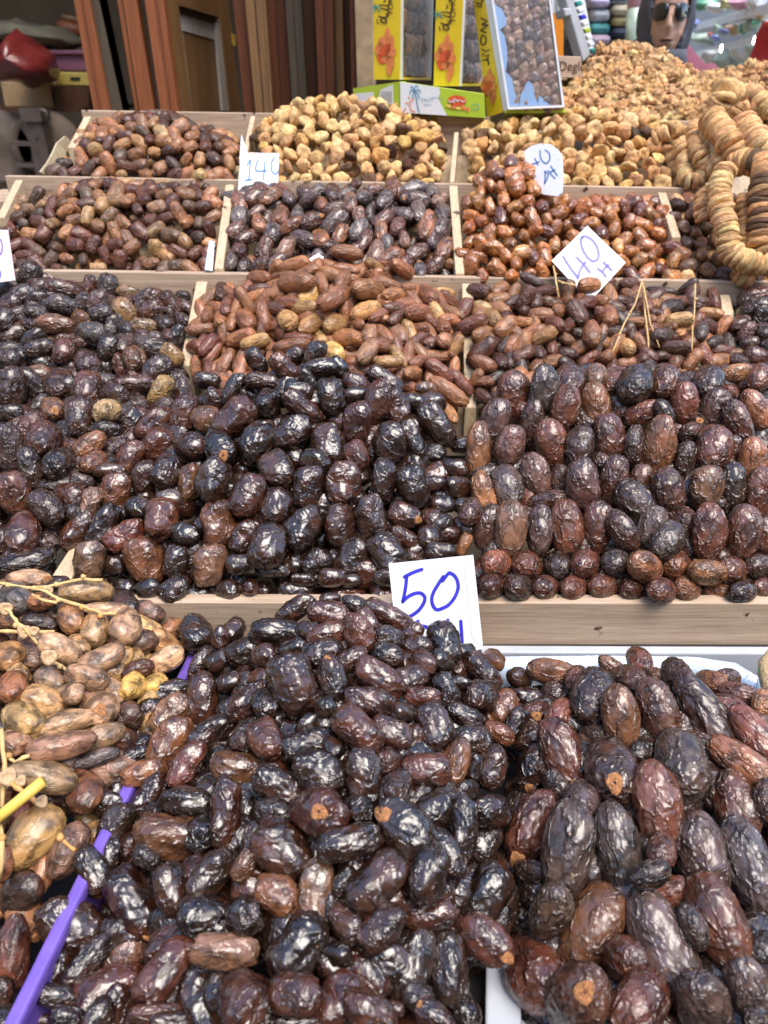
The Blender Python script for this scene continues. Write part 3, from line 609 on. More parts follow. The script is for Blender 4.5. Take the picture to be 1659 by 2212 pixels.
# the middle tier's long front board
ta = tray('long pale wooden tray behind the 50 DH card, stained front board', ((-60, 1301, .775), (1760, 1304, .775)), [((108, 1250, .78), (160, 1170, .815), .022, .07)],
     floor=[(-60, 1290, .80), (1760, 1290, .80), (1760, 960, 1.0), (-60, 960, 1.0)], t=.016, h=.078)
box(tuple((P(-60, 1398, .80)+P(1760, 1403, .80))/2), (1.35, .012, .004), 'black_strip', M['black_rubber'], ta)
tray('wooden tray of the third tier holding slender brown dates', ((-60, 880, 1.03), (1760, 880, 1.03)),
     [((388, 790, 1.045), (424, 607, 1.10), .0165, .06), ((1004, 880, 1.02), (998, 612, 1.10), .0165, .06), ((1592, 800, 1.045), (1552, 636, 1.10), .0165, .06)],
     floor=[(-60, 870, 1.04), (1760, 870, 1.04), (1760, 640, 1.12), (-60, 640, 1.12)])
tray('wooden tray of the fourth tier behind the diamond 40 card', ((28, 584, 1.10), (1760, 611, 1.10)),
     [((462, 580, 1.105), (487, 398, 1.182), .0135, .05), ((984, 590, 1.105), (970, 400, 1.185), .0135, .05), ((1452, 512, 1.13), (1421, 415, 1.18), .0135, .05), ((-8, 470, 1.13), (33, 388, 1.185), .012, .10)],
     floor=[(-20, 585, 1.115), (1760, 605, 1.115), (1760, 420, 1.20), (-20, 400, 1.20)])
t5 = tray('wooden tray of the fifth tier holding cream figs', ((10, 380, 1.19), (1515, 407, 1.19)),
     [((146, 318, 1.215), (182, 251, 1.27), .012, .07), ((971, 392, 1.195), (981, 285, 1.262), .008, .05), ((513, 384, 1.195), (541, 250, 1.28), .008, .05)],
     floor=[(100, 385, 1.20), (1700, 410, 1.20), (1700, 270, 1.30), (180, 250, 1.28)])
board(P(175, 238, 1.29), P(1060, 252, 1.29), (0, .014, 0), (0, 0, -.07), 'back_board', M['pale_wood'], t5)
tray('wooden tray at the back filled with walnuts', ((1290, 258, 1.30), (1760, 266, 1.30)), [((1212, 262, 1.30), (1212, 215, 1.36), .012, .06)],
     floor=[(1200, 262, 1.31), (1760, 266, 1.31), (1760, 215, 1.7), (1200, 215, 1.7)])
box((.0, 1.39, 1.27), (1.4, .16, .03), 'ledge', M['pale_wood'], t5)
# front plastic trays
pc = empty('plastic_crate', P(200, 1850, .56)-Vector((0, 0, .06)), 'purple plastic crate whose rim divides the golden dates from the black ones', 'crate')
a, b = P(10, 2200, .462), P(405, 1412, .746)
dirv = (b-a).normalized(); side = Vector((dirv.y, -dirv.x, 0)).normalized()
board(a-dirv*.05, b, side*.0105, (0, 0, -.012), 'rim', M['purple_plastic'], pc, .003)
board(a-dirv*.05-Vector((0,0,.0125))+side*.003, b-Vector((0,0,.0125))+side*.003, side*.004, (0, 0, -.05), 'side_wall', M['purple_plastic'], pc, .001)
wt = empty('plastic_tray', P(1400, 1900, .58)-Vector((0, 0, .06)), 'white plastic tray under the big dates at the front right', 'tray')
a, b = P(1040, 2235, .50), P(1062, 1900, .60)
board(a-Vector((.004, .05, 0)), b-Vector((.004, 0, 0)), (.025, 0, 0), (0, 0, -.006), 'rim', M['white_plastic'], wt, .002)
board(a+Vector((.021, -.05, -.008)), b+Vector((.021, 0, -.008)), (.02, 0, 0), (0, 0, -.05), 'side_wall', M['white_plastic'], wt, .003)
a, b = P(1040, 1409, .785), P(1760, 1412, .785)
board(a, b, (0, .012, 0), (0, 0, -.05), 'back_wall', M['white_plastic'], wt, .002)
# clear liner of the tray
def clear_mat(name, tint=(.75, .85, .95), gl=.25, body=.25, bmp=.6):
    m, n, l, b = nt(name); out = n['Material Output']
    tr = n.new('ShaderNodeBsdfTransparent'); go = n.new('ShaderNodeBsdfGlossy'); go.inputs['Roughness'].default_value = .12
    di = n.new('ShaderNodeBsdfDiffuse'); di.inputs['Color'].default_value = (*tint, 1)
    m1 = n.new('ShaderNodeMixShader'); m1.inputs[0].default_value = body; l.new(tr.outputs[0], m1.inputs[1]); l.new(di.outputs[0], m1.inputs[2])
    m2 = n.new('ShaderNodeMixShader'); m2.inputs[0].default_value = gl; l.new(m1.outputs[0], m2.inputs[1]); l.new(go.outputs[0], m2.inputs[2])
    tc = n.new('ShaderNodeTexCoord'); no = n.new('ShaderNodeTexNoise'); no.inputs['Scale'].default_value = 45; no.inputs['Distortion'].default_value = 1.5
    l.new(tc.outputs['Object'], no.inputs['Vector']); bu = n.new('ShaderNodeBump'); bu.inputs['Strength'].default_value = bmp; bu.inputs['Distance'].default_value = .004
    l.new(no.outputs['Fac'], bu.inputs['Height']); l.new(bu.outputs[0], go.inputs['Normal'])
    l.new(m2.outputs[0], out.inputs['Surface']); return m
M['film'] = clear_mat('clear_film'); M['liner'] = clear_mat('liner_film', (.62, .74, .9), .12, .75)
pl = [P(x, y, d) for x, y, d in ((1075, 1432, .762), (1090, 1418, .765), (1300, 1416, .765), (1500, 1419, .765), (1590, 1432, .762), (1638, 1462, .755), (1655, 1500, .74))]
V = [tuple(p) for p in pl]+[tuple(p+Vector((0, -.012, -.03))) for p in pl]
o = mesh_obj('liner', V, [(i, i+1, i+8, i+7) for i in range(6)], M['liner'], wt, True)
sm = o.modifiers.new('thick', 'SOLIDIFY'); sm.thickness = .0008

# ------------------------------------------------------------------ heaps
S = {}
S['front'] = Surface([(100,2230,.485),(500,2212,.462),(900,2212,.470),(1030,2190,.50),(60,2100,.50),(170,1950,.535),(550,1950,.502),(950,1950,.508),(1060,2050,.515),
   (300,1750,.59),(380,1700,.59),(650,1700,.552),(1000,1700,.57),(1090,1700,.60),(400,1530,.665),(650,1500,.608),(900,1500,.62),(1060,1500,.665),(420,1420,.715),(520,1380,.71),
   (700,1340,.685,-.02),(850,1330,.70,-.02),(1000,1390,.70,-.02),(580,1350,.70,-.02),(1080,1430,.715)])
S['gold'] = Surface([(20,2120,.52),(60,1900,.545),(150,1850,.56),(50,1700,.585),(250,1720,.60),(50,1500,.638),(200,1500,.64),(350,1500,.675),(50,1350,.70),(200,1330,.71),(350,1360,.73),
   (390,1420,.725),(50,1260,.745,-.01),(150,1250,.75,-.01),(230,1270,.755,-.01),(330,1320,.75,-.01)])
S['right'] = Surface([(1090,2212,.505),(1110,2080,.53),(1200,2212,.49),(1400,2212,.475),(1650,2212,.475),(1100,1950,.55),(1200,1950,.53),(1400,1950,.508),(1650,1950,.518),(1130,1720,.61),
   (1400,1700,.572),(1650,1700,.585),(1110,1520,.68),(1250,1520,.645),(1450,1520,.635),(1650,1500,.66),(1130,1440,.72),(1300,1435,.70,-.015),(1400,1430,.70,-.015),(1600,1455,.70,-.01),(1660,1470,.70,-.01)])
S['black'] = Surface([(150,1295,.785),(400,1297,.785),(700,1300,.785),(1020,1297,.785),(180,1240,.79),(500,1240,.787),(900,1240,.789),(150,1150,.815),(250,1150,.805),(600,1130,.795),(950,1150,.81),
   (1020,1150,.825),(300,1000,.862),(450,1000,.85),(650,1000,.833),(900,1000,.85),(1000,1000,.88),(350,920,.895),(600,900,.868),(800,900,.87),(950,900,.90),(470,820,.94,-.02),(600,780,.925,-.02),
   (680,760,.925,-.02),(800,800,.93,-.02),(920,850,.935,-.02),(1000,900,.94,-.02),(390,880,.93,-.01)])
S['leftmid'] = Surface([(-20,1240,.785),(100,1235,.79),(-20,1100,.82),(100,1100,.815),(200,1080,.83),(0,960,.87),(150,960,.87),(270,960,.89),(0,870,.93),(150,860,.935),(300,870,.945),(400,870,.945),
   (0,830,.955,-.01),(200,830,.965,-.01)])
S['wall'] = Surface([(1040,1295,.785),(1300,1297,.785),(1660,1299,.785),(1040,1235,.787),(1350,1235,.785),(1660,1235,.787),(1040,1130,.815),(1350,1130,.805),(1660,1130,.81),(1040,1000,.865),
   (1350,1000,.85),(1660,1000,.855),(1060,900,.91),(1350,900,.89),(1660,900,.895),(1100,830,.935,-.02),(1250,780,.93,-.02),(1450,790,.93,-.02),(1650,810,.935,-.02)])
S['greymid'] = Surface([(-20,860,1.0),(200,860,1.0),(390,870,1.0),(-20,780,1.02),(200,780,1.02),(380,780,1.03),(0,700,1.045),(200,690,1.05),(380,700,1.065),(0,620,1.075,-.01),(100,610,1.08,-.01),(250,640,1.085),(390,650,1.095)])
S['slender'] = Surface([(400,870,1.01),(700,870,.985),(990,880,1.0),(410,790,1.03),(600,790,1.0),(800,790,.99),(980,790,1.015),(430,690,1.065),(600,690,1.03),(750,690,1.015),(900,700,1.03),(980,690,1.06),
   (450,640,1.09),(560,600,1.075,-.02),(660,570,1.065,-.02),(770,570,1.065,-.02),(880,620,1.08,-.01),(980,645,1.09)])
S['mixed'] = Surface([(1030,880,1.0),(1300,860,1.0),(1580,840,1.01),(1030,790,1.025),(1300,780,1.02),(1590,790,1.03),(1030,700,1.055),(1200,690,1.045),(1400,690,1.045),(1560,700,1.055),
   (1030,630,1.09),(1180,600,1.08,-.01),(1280,600,1.08,-.01),(1400,630,1.085),(1540,640,1.09)])
S['farright'] = Surface([(1600,840,1.0),(1690,840,1.0),(1600,760,1.03),(1690,760,1.02),(1580,660,1.08),(1690,640,1.07),(1640,625,1.085,-.01)])
S['brown4'] = Surface([(0,580,1.115),(250,580,1.115),(470,583,1.115),(0,500,1.135),(250,500,1.125),(460,500,1.135),(40,440,1.165),(210,410,1.15),(350,410,1.155),(470,420,1.17),(210,388,1.17,-.01),(400,398,1.17,-.01)])
S['grey4'] = Surface([(490,585,1.115),(700,590,1.11),(980,590,1.115),(490,500,1.14),(720,500,1.13),(970,500,1.14),(500,420,1.175),(720,415,1.165),(960,420,1.175),(550,402,1.18,-.01),(800,398,1.175,-.01)])
S['amber'] = Surface([(1000,592,1.112),(1200,598,1.108),(1460,604,1.112),(995,500,1.14),(1110,500,1.105),(1200,500,1.12),(1440,510,1.14),(1000,430,1.17),(1110,420,1.12),(1200,430,1.15),(1050,375,1.145),
   (1110,340,1.135,-.03),(1150,360,1.145,-.03),(1200,420,1.16,-.02),(1300,430,1.17,-.01),(1420,430,1.175,-.01),(1000,410,1.18)])
S['round4'] = Surface([(1470,600,1.112),(1700,612,1.11),(1460,510,1.14),(1700,520,1.13),(1440,430,1.175),(1560,425,1.18,-.01),(1700,420,1.18,-.01)])
S['brown5'] = Surface([(115,375,1.2),(300,378,1.2),(505,382,1.203),(160,320,1.22),(330,300,1.21),(500,320,1.22),(210,270,1.24),(340,250,1.235),(430,275,1.245),(510,310,1.255),(340,240,1.25,-.015),(400,258,1.25,-.01),(240,255,1.255,-.01)])
S['fig5'] = Surface([(530,388,1.203),(750,390,1.2),(970,396,1.205),(540,320,1.23),(740,310,1.205),(960,320,1.23),(600,250,1.24),(740,225,1.225),(860,260,1.24),(975,290,1.255),(640,222,1.25,-.02),(730,207,1.24,-.02),(820,218,1.25,-.02),(560,275,1.26,-.01)])
S['fig5b'] = Surface([(990,398,1.205),(1250,403,1.205),(1520,410,1.205),(990,330,1.235),(1250,310,1.22),(1500,340,1.235),(1050,275,1.255),(1250,250,1.245),(1450,275,1.255),(1120,258,1.27,-.02),(1250,236,1.26,-.02),(1400,252,1.265,-.01),(1520,290,1.27,-.01)])
S['walnut'] = Surface([(1215,258,1.31),(1450,262,1.315),(1700,262,1.315),(1230,200,1.38),(1400,200,1.37),(1600,210,1.38),(1290,135,1.45),(1350,120,1.44),(1450,150,1.46),(1560,170,1.49),(1690,150,1.48),
   (1350,100,1.50,-.03),(1290,118,1.50,-.03),(1430,128,1.51,-.03),(1560,158,1.54,-.03),(1660,138,1.53,-.03),(1225,175,1.47,-.03)])
EX_P = [[(372,1385),(440,1385),(410,1500),(350,1500)], [(250,1765),(300,1765),(235,1920),(110,2250),(-40,2250),(-40,2160),(110,1900)]]
EX_W = [[(1022,2065),(1120,2065),(1135,2260),(1020,2260)]]
CARD50 = []
def glossy(x, y): return ['k', 'k', 'd', 'kd', 'k', 'dr'][rng.integers(6)]
l_ = listed('front', S['front'], 'black', 'glossy_date', 1.45)
fill('front', S['front'], 'black', 'glossy_date', [(400,1440),(520,1395),(560,1340),(690,1290),(830,1300),(1000,1370),(1090,1410),(1085,1560),(1120,1700),(1060,1850),(1100,1950),(1090,2050),(1035,2090),(1030,2260),(-30,2260),(160,1950),(330,1650)],
     .040, .029, glossy, .026, l_, down=.020, exclude=EX_P+EX_W)
l_ = listed('gold', S['gold'], 'gold', 'golden_date', 1.6)
fill('gold', S['gold'], 'gold', 'golden_date', [(-30,1230),(240,1245),(330,1300),(400,1380),(380,1500),(240,1800),(100,1960),(-30,2160)], .038, .024, ['o', 'yo', 'k', 'd', 'g'], .023, l_, down=.018, exclude=EX_P)
l_ = listed('right', S['right'], 'medjool', 'large_date', 1.65)
fill('right', S['right'], 'medjool', 'large_date', [(1115,1440),(1290,1425),(1400,1400),(1640,1440),(1700,1440),(1700,2260),(1125,2260),(1120,2080),(1080,1900),(1130,1700),(1095,1560)],
     .044, .029, ['k', 'd', 'kd', 'k'], .028, l_, down=.022, exclude=EX_W)
l_ = listed('black', S['black'], 'black', 'glossy_date', 1.35)
fill('black', S['black'], 'black', 'glossy_date', [(150,1240),(170,1120),(280,960),(400,880),(480,800),(560,740),(700,735),(800,790),(920,830),(1000,880),(1035,1000),(1015,1200),(1030,1300),(150,1300)],
     .038, .029, glossy, .026, l_, down=.020)
l_ = listed('leftmid', S['leftmid'], 'dusty', 'wrinkled_date', 1.6)
fill('leftmid', S['leftmid'], 'dusty', 'wrinkled_date', [(-30,830),(100,830),(300,860),(420,860),(400,900),(280,960),(170,1120),(110,1180),(100,1240),(-30,1250)], .042, .027, ['k', 'd', 'kd', 'dr'], .025, l_, down=.018)
l_ = listed('wall', S['wall'], 'medjool', 'large_date', 1.55)
fill('wall', S['wall'], 'medjool', 'large_date', [(1040,900),(1150,790),(1230,740),(1500,770),(1700,790),(1700,1300),(1035,1300)], .044, .028, ['k', 'd', 'kd', 'dr', 'r'], .027, l_, down=.021)
l_ = listed('greymid', S['greymid'], 'dusty', 'wrinkled_date', 1.45)
fill('greymid', S['greymid'], 'dusty', 'wrinkled_date', [(-30,600),(100,600),(405,645),(388,790),(410,880),(-30,880)], .038, .024, ['k', 'ky', 'd', 'yd', 'dr'], .0215, l_, down=.008)
l_ = listed('slender', S['slender'], 'slender', 'slender_date', 2.3)
fill('slender', S['slender'], 'slender', 'slender_date', [(400,800),(425,650),(560,595),(650,560),(770,560),(850,600),(990,640),(1008,900),(900,880),(700,800),(500,840)], .041, .017, ['ro', 'ro', 'o', 'ro', 'rd', 'or', 'od'], .0175, l_, down=.006)
l_ = listed('mixed', S['mixed'], 'slender', 'brown_date', 1.9)
fill('mixed', S['mixed'], 'slender', 'brown_date', [(1018,625),(1560,635),(1590,800),(1500,850),(1230,830),(1030,900)], .036, .019, ['ro', 'o', 'rd', 'd', 'd', 'od', 'r', 'k'], .018, l_, down=.006)
fill('farright', S['farright'], 'dusty', 'wrinkled_date', [(1580,640),(1700,625),(1700,880),(1600,860)], .034, .023, ['k', 'd', 'dr', 'r', 'kd'], .0205, down=.004)
fill('brown4', S['brown4'], 'small', 'small_date', [(-20,500),(30,440),(90,420),(200,385),(290,395),(470,400),(455,583),(20,583)], .030, .0195, ['d', 'o', 'b', 'ob', 'o', 'dr', 'bg', 'r', 'kb', 'rd', 'og'], .0185, down=.006)
fill('grey4', S['grey4'], 'dusty', 'grey_date', [(500,410),(960,405),(978,592),(482,583)], .042, .0235, ['d', 'yd', 'y', 'yo', 'ro', 'rd', 'yd', 'ro'], .022, down=.006, flatness=.3, lay=(.15, .8, .5))
fill('amber', S['amber'], 'amber', 'amber_date', [(990,600),(988,500),(1010,430),(1050,370),(1100,320),(1160,350),(1215,420),(1420,420),(1450,520),(1470,606)], .029, .0205, ['ar', 'a', 'a', 'ar', 'rd', 'ao', 'ag', 'a'], .0185, down=.006, flatness=.6)
fill('round4', S['round4'], 'small', 'round_date', [(1440,430),(1700,430),(1700,615),(1480,604)], .024, .022, ['b', 'o', 'ro', 'd', 'bw', 'w'], .0195, down=.006, flatness=.6)
fill('brown5', S['brown5'], 'small', 'small_date', [(112,378),(155,310),(215,255),(340,233),(430,258),(500,290),(510,384)], .029, .019, ['d', 'o', 'o', 'bo', 'dr', 'rd', 'og', 'kb', 'g'], .0175, down=.006)
def figc(x, y):
    if rng.random() < max(0, .55-abs(x-840)/160-abs(y-330)/140): return ['k', 'd', 'b'][rng.integers(3)]
    return ['c', 'w', 'ce', 'w', 'cw', 'c', 'c', 'wb', 'cw', 'e'][rng.integers(10)] if rng.random() < .93 else 'b'
fill('fig5', S['fig5'], 'fig', 'dried_fig', [(530,390),(548,280),(620,215),(720,198),(800,205),(860,235),(975,275),(970,398)], .0245, .0245, figc, .0185, down=.006, flatness=1)
fill('fig5b', S['fig5b'], 'fig', 'dried_fig', [(988,398),(992,285),(1120,255),(1250,228),(1400,250),(1530,285),(1525,412)], .0255, .0255, figc, .0192, down=.006, flatness=1)
fill('walnut', S['walnut'], 'walnut', 'walnut_kernel', [(1212,262),(1212,180),(1280,115),(1350,85),(1420,115),(1520,155),(1600,160),(1659,130),(1720,120),(1720,268)], .037, .033, ['w', 'w', 'wc', 'we', 'c', 'w'], .0215, down=.006, flatness=1)

# ------------------------------------------------------------------ from candidates to objects
PN = {'front': ('front heap', 'glossy dates heaped in the front centre'), 'gold': ('golden heap', 'golden dates heaped at the front left'),
      'right': ('white tray', 'large dates in the front right tray'), 'black': ('middle heap', 'glossy dates heaped in the middle'),
      'leftmid': ('middle left heap', 'wrinkled dates at the middle left'), 'wall': ('stacked rows', 'large dates stacked in rows'),
      'greymid': ('dusty black bin', 'wrinkled dates in the third tier left bin'), 'slender': ('slender heap', 'slender dates in the third tier middle bin'),
      'mixed': ('stalk bin', 'brown dates in the bin of upright stalks'), 'farright': ('rightmost bin', 'dates in the third tier far right bin'),
      'brown4': ('lower brown bin', 'small dates in the fourth tier left bin'), 'grey4': ('grey bin', 'grey dates beside the amber heap'),
      'amber': ('amber heap', 'amber dates behind the diamond card'), 'round4': ('round fruit bin', 'round dried fruit under the fig strings'),
      'brown5': ('topmost brown bin', 'small dates in the top left bin'), 'fig5': ('left fig bin', 'figs in the left fig bin'), 'fig5b': ('right fig bin', 'figs in the right fig bin'),
      'walnut': ('walnut heap', 'walnut kernels on the back heap')}
KW = {'glossy_date': ('glossy', 'date'), 'golden_date': ('smooth', 'date'), 'large_date': ('large', 'date'), 'wrinkled_date': ('wrinkled', 'date'), 'slender_date': ('slender', 'date'),
      'brown_date': ('oblong', 'date'), 'small_date': ('small', 'date'), 'grey_date': ('long', 'date'), 'amber_date': ('sticky', 'date'), 'round_date': ('round', 'date'), 'dried_fig': ('dried', 'fig'), 'walnut_kernel': ('shelled', 'walnut')}
PLACE_DONE = []
def mat_of(c):
    X = Vector(c['axis']).normalized(); Zv = -Vector(c['view']); Zv = Zv - X*Zv.dot(X)
    if Zv.length < 1e-3: Zv = X.orthogonal()
    Zv.normalize(); rl = c['roll']; Y = Zv.cross(X); Z2 = Zv*math.cos(rl)+Y*math.sin(rl); Y2 = Z2.cross(X)
    m = Matrix((X, Y2, Z2)).transposed().to_4x4(); m.translation = Vector(c['pos'])
    return m
BARE = ('fig', 'walnut')
ANCH = [((940, 1300), 'the 50 card'), ((1275, 550), 'the diamond 40 card'), ((558, 365), 'the 140 card'), ((1172, 365), 'the round topped 40 card')]
def finish_fruit():
    kinds = {}
    for c in THINGS:
        c['roll'] = 0.0 if c['cap'] else rng.uniform(-.5, .5) if c['sure'] and c['L']/c['W'] > 1.15 else rng.uniform(-3, 3)
        c['var'] = int(rng.integers(len(VAR[c['key']][0])))
        kinds.setdefault(c['kind'], []).append(c)
    for kn, cs in kinds.items():
        vis = sorted([c for c in cs if c['sure']], key=lambda c: -c['size'])
        top, rest = vis[:300], vis[300:]+[c for c in cs if not c['sure']]
        boxes = {}
        for c in top: boxes.setdefault(c['pile'], []).append(c)
        lab = {}
        for pile, g in boxes.items():
            xs = sorted(c['px'][0] for c in g); ys = sorted(c['px'][1] for c in g); n = len(g)
            for c in g:
                fx = np.searchsorted(xs, c['px'][0])/n; fy = np.searchsorted(ys, c['px'][1])/n
                hz = ['outer left', 'left', 'centre', 'right', 'outer right'][min(4, int(fx*5))]; vt = ['topmost', 'upper', 'middle', 'lower', 'bottom'][min(4, int(fy*5))]
                if c['drawn'] < 1.18: pose = 'seen end on'
                else:
                    a = (c['ang']+180) % 180
                    pose = 'level' if a < 18 or a > 162 else 'upright' if 72 < a < 108 else 'slanting right' if a <= 72 else 'slanting left'
                if kn in ('dried_fig', 'walnut_kernel', 'round_date'):
                    sz = c['size']/np.median([k['size'] for k in g[:40]]); pose = 'plump' if sz > 1.12 else 'medium' if sz > .9 else 'little'
                k0, k1 = KW[kn]; tn = WORDS[c['code'][0]]
                body_ = f"{pose} {tn} {k1}" if kn in ('dried_fig', 'walnut_kernel', 'round_date') else f"{k0} {tn} {k1} {pose}"
                c['lab'] = f"{body_}, {vt} {hz} in {PN[pile][0]}"
                lab.setdefault(c['lab'], []).append(c)
        ORD = ['leftmost', 'second from left', 'third from left', 'fourth from left', 'fifth from left', 'sixth from left']
        for s_, g in lab.items():
            if len(g) == 1: continue
            g.sort(key=lambda c: c['px'][1]); nb = -(-len(g)//6); per = -(-len(g)//nb)
            for q_ in range(nb):
                sub = sorted(g[q_*per:(q_+1)*per], key=lambda c: c['px'][0]); nn = len(sub)
                band = '' if nb == 1 else ('higher ' if q_ == 0 else 'lower ') if nb == 2 else ('higher ', 'midway ', 'lower ', 'lowest ', 'bottommost ')[min(q_, 4)]
                for i, c in enumerate(sub): c['lab'] = band+(('' if nn == 1 else (ORD[i]+' ') if i < nn-1 else 'rightmost '))+s_
        used = {}
        out, matn = VAR[cs[0]['key']]
        for c in top:
            key = c['key']; me = VAR[key][0][c['var']][0]
            o = bpy.data.objects.new(kn, me); link(o)
            T = c['W']*(.88 if key not in BARE else 1.0)
            o.matrix_world = mat_of(c) @ Matrix.Diagonal((c['L'], c['W'], T, 1))
            t_ = tone(c['code'])*TM.get(kn, 1); t_ = t_*min(1, .8/t_.max()); o.color = (*t_, 1)
            tag(o, c['lab'], KW[kn][1], PN[c['pile']][1])
            if c['cap'] and key not in BARE+('amber', 'small'):
                k = bpy.data.objects.new('calyx', CAP); link(k, o)
                k.location = (.435, 0, .30); k.rotation_euler = (0, -.62, 0); k.scale = (.155*c['W']/c['L']*1.3, .135, .15); k['label'] = 'orange tan stalk cap on the end'
        groups = {}
        for c in rest: groups.setdefault(c['pile'], []).append(c)
        for pile, g in groups.items():
            Vs, Fs, Tn, n0 = [], [], [], 0
            for c in g:
                _, V2, F2 = VAR[c['key']][0][c['var']]
                T = c['W']*(.88 if c['key'] not in BARE else 1.0)
                Mx = np.array(mat_of(c) @ Matrix.Diagonal((c['L'], c['W'], T, 1)))
                Vw = V2 @ Mx[:3, :3].T + Mx[:3, 3]
                Vs.append(Vw); Fs += [tuple(i+n0 for i in f) for f in F2]; n0 += len(V2)
                Tn.append(np.tile(np.r_[tone(c['code'])*TM.get(kn, 1), rng.random()], (len(V2), 1)))
            Vs = np.concatenate(Vs); Tn = np.concatenate(Tn)
            nm = kn+'_heap'; me = bpy.data.meshes.new(nm); me.from_pydata(Vs.tolist(), [], Fs)
            me.materials.append(M[matn+'_s']); me.polygons.foreach_set('use_smooth', [True]*len(me.polygons))
            at = me.attributes.new('tone', 'FLOAT_COLOR', 'POINT'); at.data.foreach_set('color', Tn.astype(np.float32).ravel()); me.update()
            o = bpy.data.objects.new(nm, me); link(o)
            tag(o, f"mass of {KW[kn][0]} {KW[kn][1]}s lying deeper in the {PN[pile][0]}", KW[kn][1]+' heap', None, 'stuff')
        print(kn, 'things', len(top), 'rest', len(rest))
finish_fruit()

# ------------------------------------------------------------------ planes seen through the lens, flat print on them
class Pl:
    """an upright or leaning plane in the place; px() gives the point on it behind a pixel of a tile"""
    def __init__(s, p0, n, tile): s.p0 = Vector(p0); s.n = Vector(n).normalized(); s.t = tile
    def px(s, x, y, off=0.0):
        r = Vector(ray((s.t[0]+x/s.t[2])*.6636, (s.t[1]+y/s.t[2])*.6636)); o = Vector(C_)
        p0 = s.p0 - s.n*off*(1 if s.n.dot(r) > 0 else -1)
        return o + r*((p0-o).dot(s.n)/r.dot(s.n))
    def back(s):
        r = Vector(ray(s.t[0]*.6636, s.t[1]*.6636)); return s.n*(1 if s.n.dot(Vector(F_)) > 0 else -1)
    def quad(s, pts, thick, name, mat, parent=None, off=0.0, bevel=0.0):
        q = [s.px(x, y, off) for x, y in pts]; b = s.back()*thick
        return hexa([q[3], q[2], q[2]+b, q[3]+b, q[0], q[1], q[1]+b, q[0]+b], name, mat, parent, bevel)
    def slab(s, pts, thick, name, mat, parent=None, z0=0.0, z1=2.6, off=0.0, bevel=.002):
        tl, tr, br, bl = [s.px(x, y, off) for x, y in pts]
        def ext(a, c, z): return a+(c-a)*((z-a.z)/(c.z-a.z))
        q = [ext(tl, bl, z1), ext(tr, br, z1), ext(tr, br, z0), ext(tl, bl, z0)]; b = s.back()*thick
        return hexa([q[3], q[2], q[2]+b, q[3]+b, q[0], q[1], q[1]+b, q[0]+b], name, mat, parent, bevel)
    def stroke(s, pts, w, name, mat, parent=None, off=.0006):
        """a felt-pen line with round ends, w wide in tile units"""
        P2 = []
        pts = [np.array(p, float) for p in pts]
        if len(pts) > 2:                      # Catmull-Rom
            q = [2*pts[0]-pts[1]]+pts+[2*pts[-1]-pts[-2]]
            for i in range(1, len(q)-2):
                for t in np.linspace(0, 1, 7)[:-1]:
                    P2.append(.5*((2*q[i])+(-q[i-1]+q[i+1])*t+(2*q[i-1]-5*q[i]+4*q[i+1]-q[i+2])*t*t+(-q[i-1]+3*q[i]-3*q[i+1]+q[i+2])*t**3))
            P2.append(pts[-1])
        else: P2 = [pts[0]+(pts[1]-pts[0])*t for t in np.linspace(0, 1, 4)]
        n = len(P2); Lf, Rt = [], []
        for i in range(n):
            t = P2[min(i+1, n-1)]-P2[max(i-1, 0)]; t = t/(np.linalg.norm(t)+1e-9); nn = np.array([-t[1], t[0]])*w/2
            Lf.append(P2[i]+nn); Rt.append(P2[i]-nn)
        t0 = P2[1]-P2[0]; t0 = t0/np.linalg.norm(t0); t1 = P2[-1]-P2[-2]; t1 = t1/np.linalg.norm(t1)
        def cap(c, t): a = math.atan2(t[1], t[0]); return [c+np.array([math.cos(a+x), math.sin(a+x)])*w/2 for x in np.linspace(math.pi/2, -math.pi/2, 6)[1:-1]]
        loop = Lf+cap(P2[-1], t1)+Rt[::-1]+cap(P2[0], -t0)
        V = [s.px(p[0], p[1], off) for p in Lf]+[s.px(p[0], p[1], off) for p in Rt]
        F = [(i, i+1, n+i+1, n+i) for i in range(n-1)]
        for c, t, a, b in ((P2[-1], t1, n-1, 2*n-1), (P2[0], -t0, n, 0)):
            cp = cap(c, t); k = len(V); V += [s.px(p[0], p[1], off) for p in cp]
            F.append(tuple([a]+list(range(k, k+len(cp)))+[b]))
        return mesh_obj(name, V, F, mat, parent)
    def ellipse(s, cx, cy, rx, ry, ang, name, mat, parent=None, off=.0005, wob=0):
        n = 20; a0 = math.radians(ang); V = []
        for k in range(n):
            a = 2*math.pi*k/n; r = 1+wob*math.sin(3*a+cx); u, v = rx*math.cos(a)*r, ry*math.sin(a)*r
            V.append(s.px(cx+u*math.cos(a0)-v*math.sin(a0), cy+u*math.sin(a0)+v*math.cos(a0), off))
        return mesh_obj(name, V, [tuple(range(n))], mat, parent)
    def poly(s, pts, name, mat, parent=None, off=.0004):
        return mesh_obj(name, [s.px(x, y, off) for x, y in pts], [tuple(range(len(pts)))], mat, parent)
def plane3(a, b, c, tile):
    a, b, c = Vector(a), Vector(b), Vector(c); return Pl(a, (b-a).cross(c-a), tile)
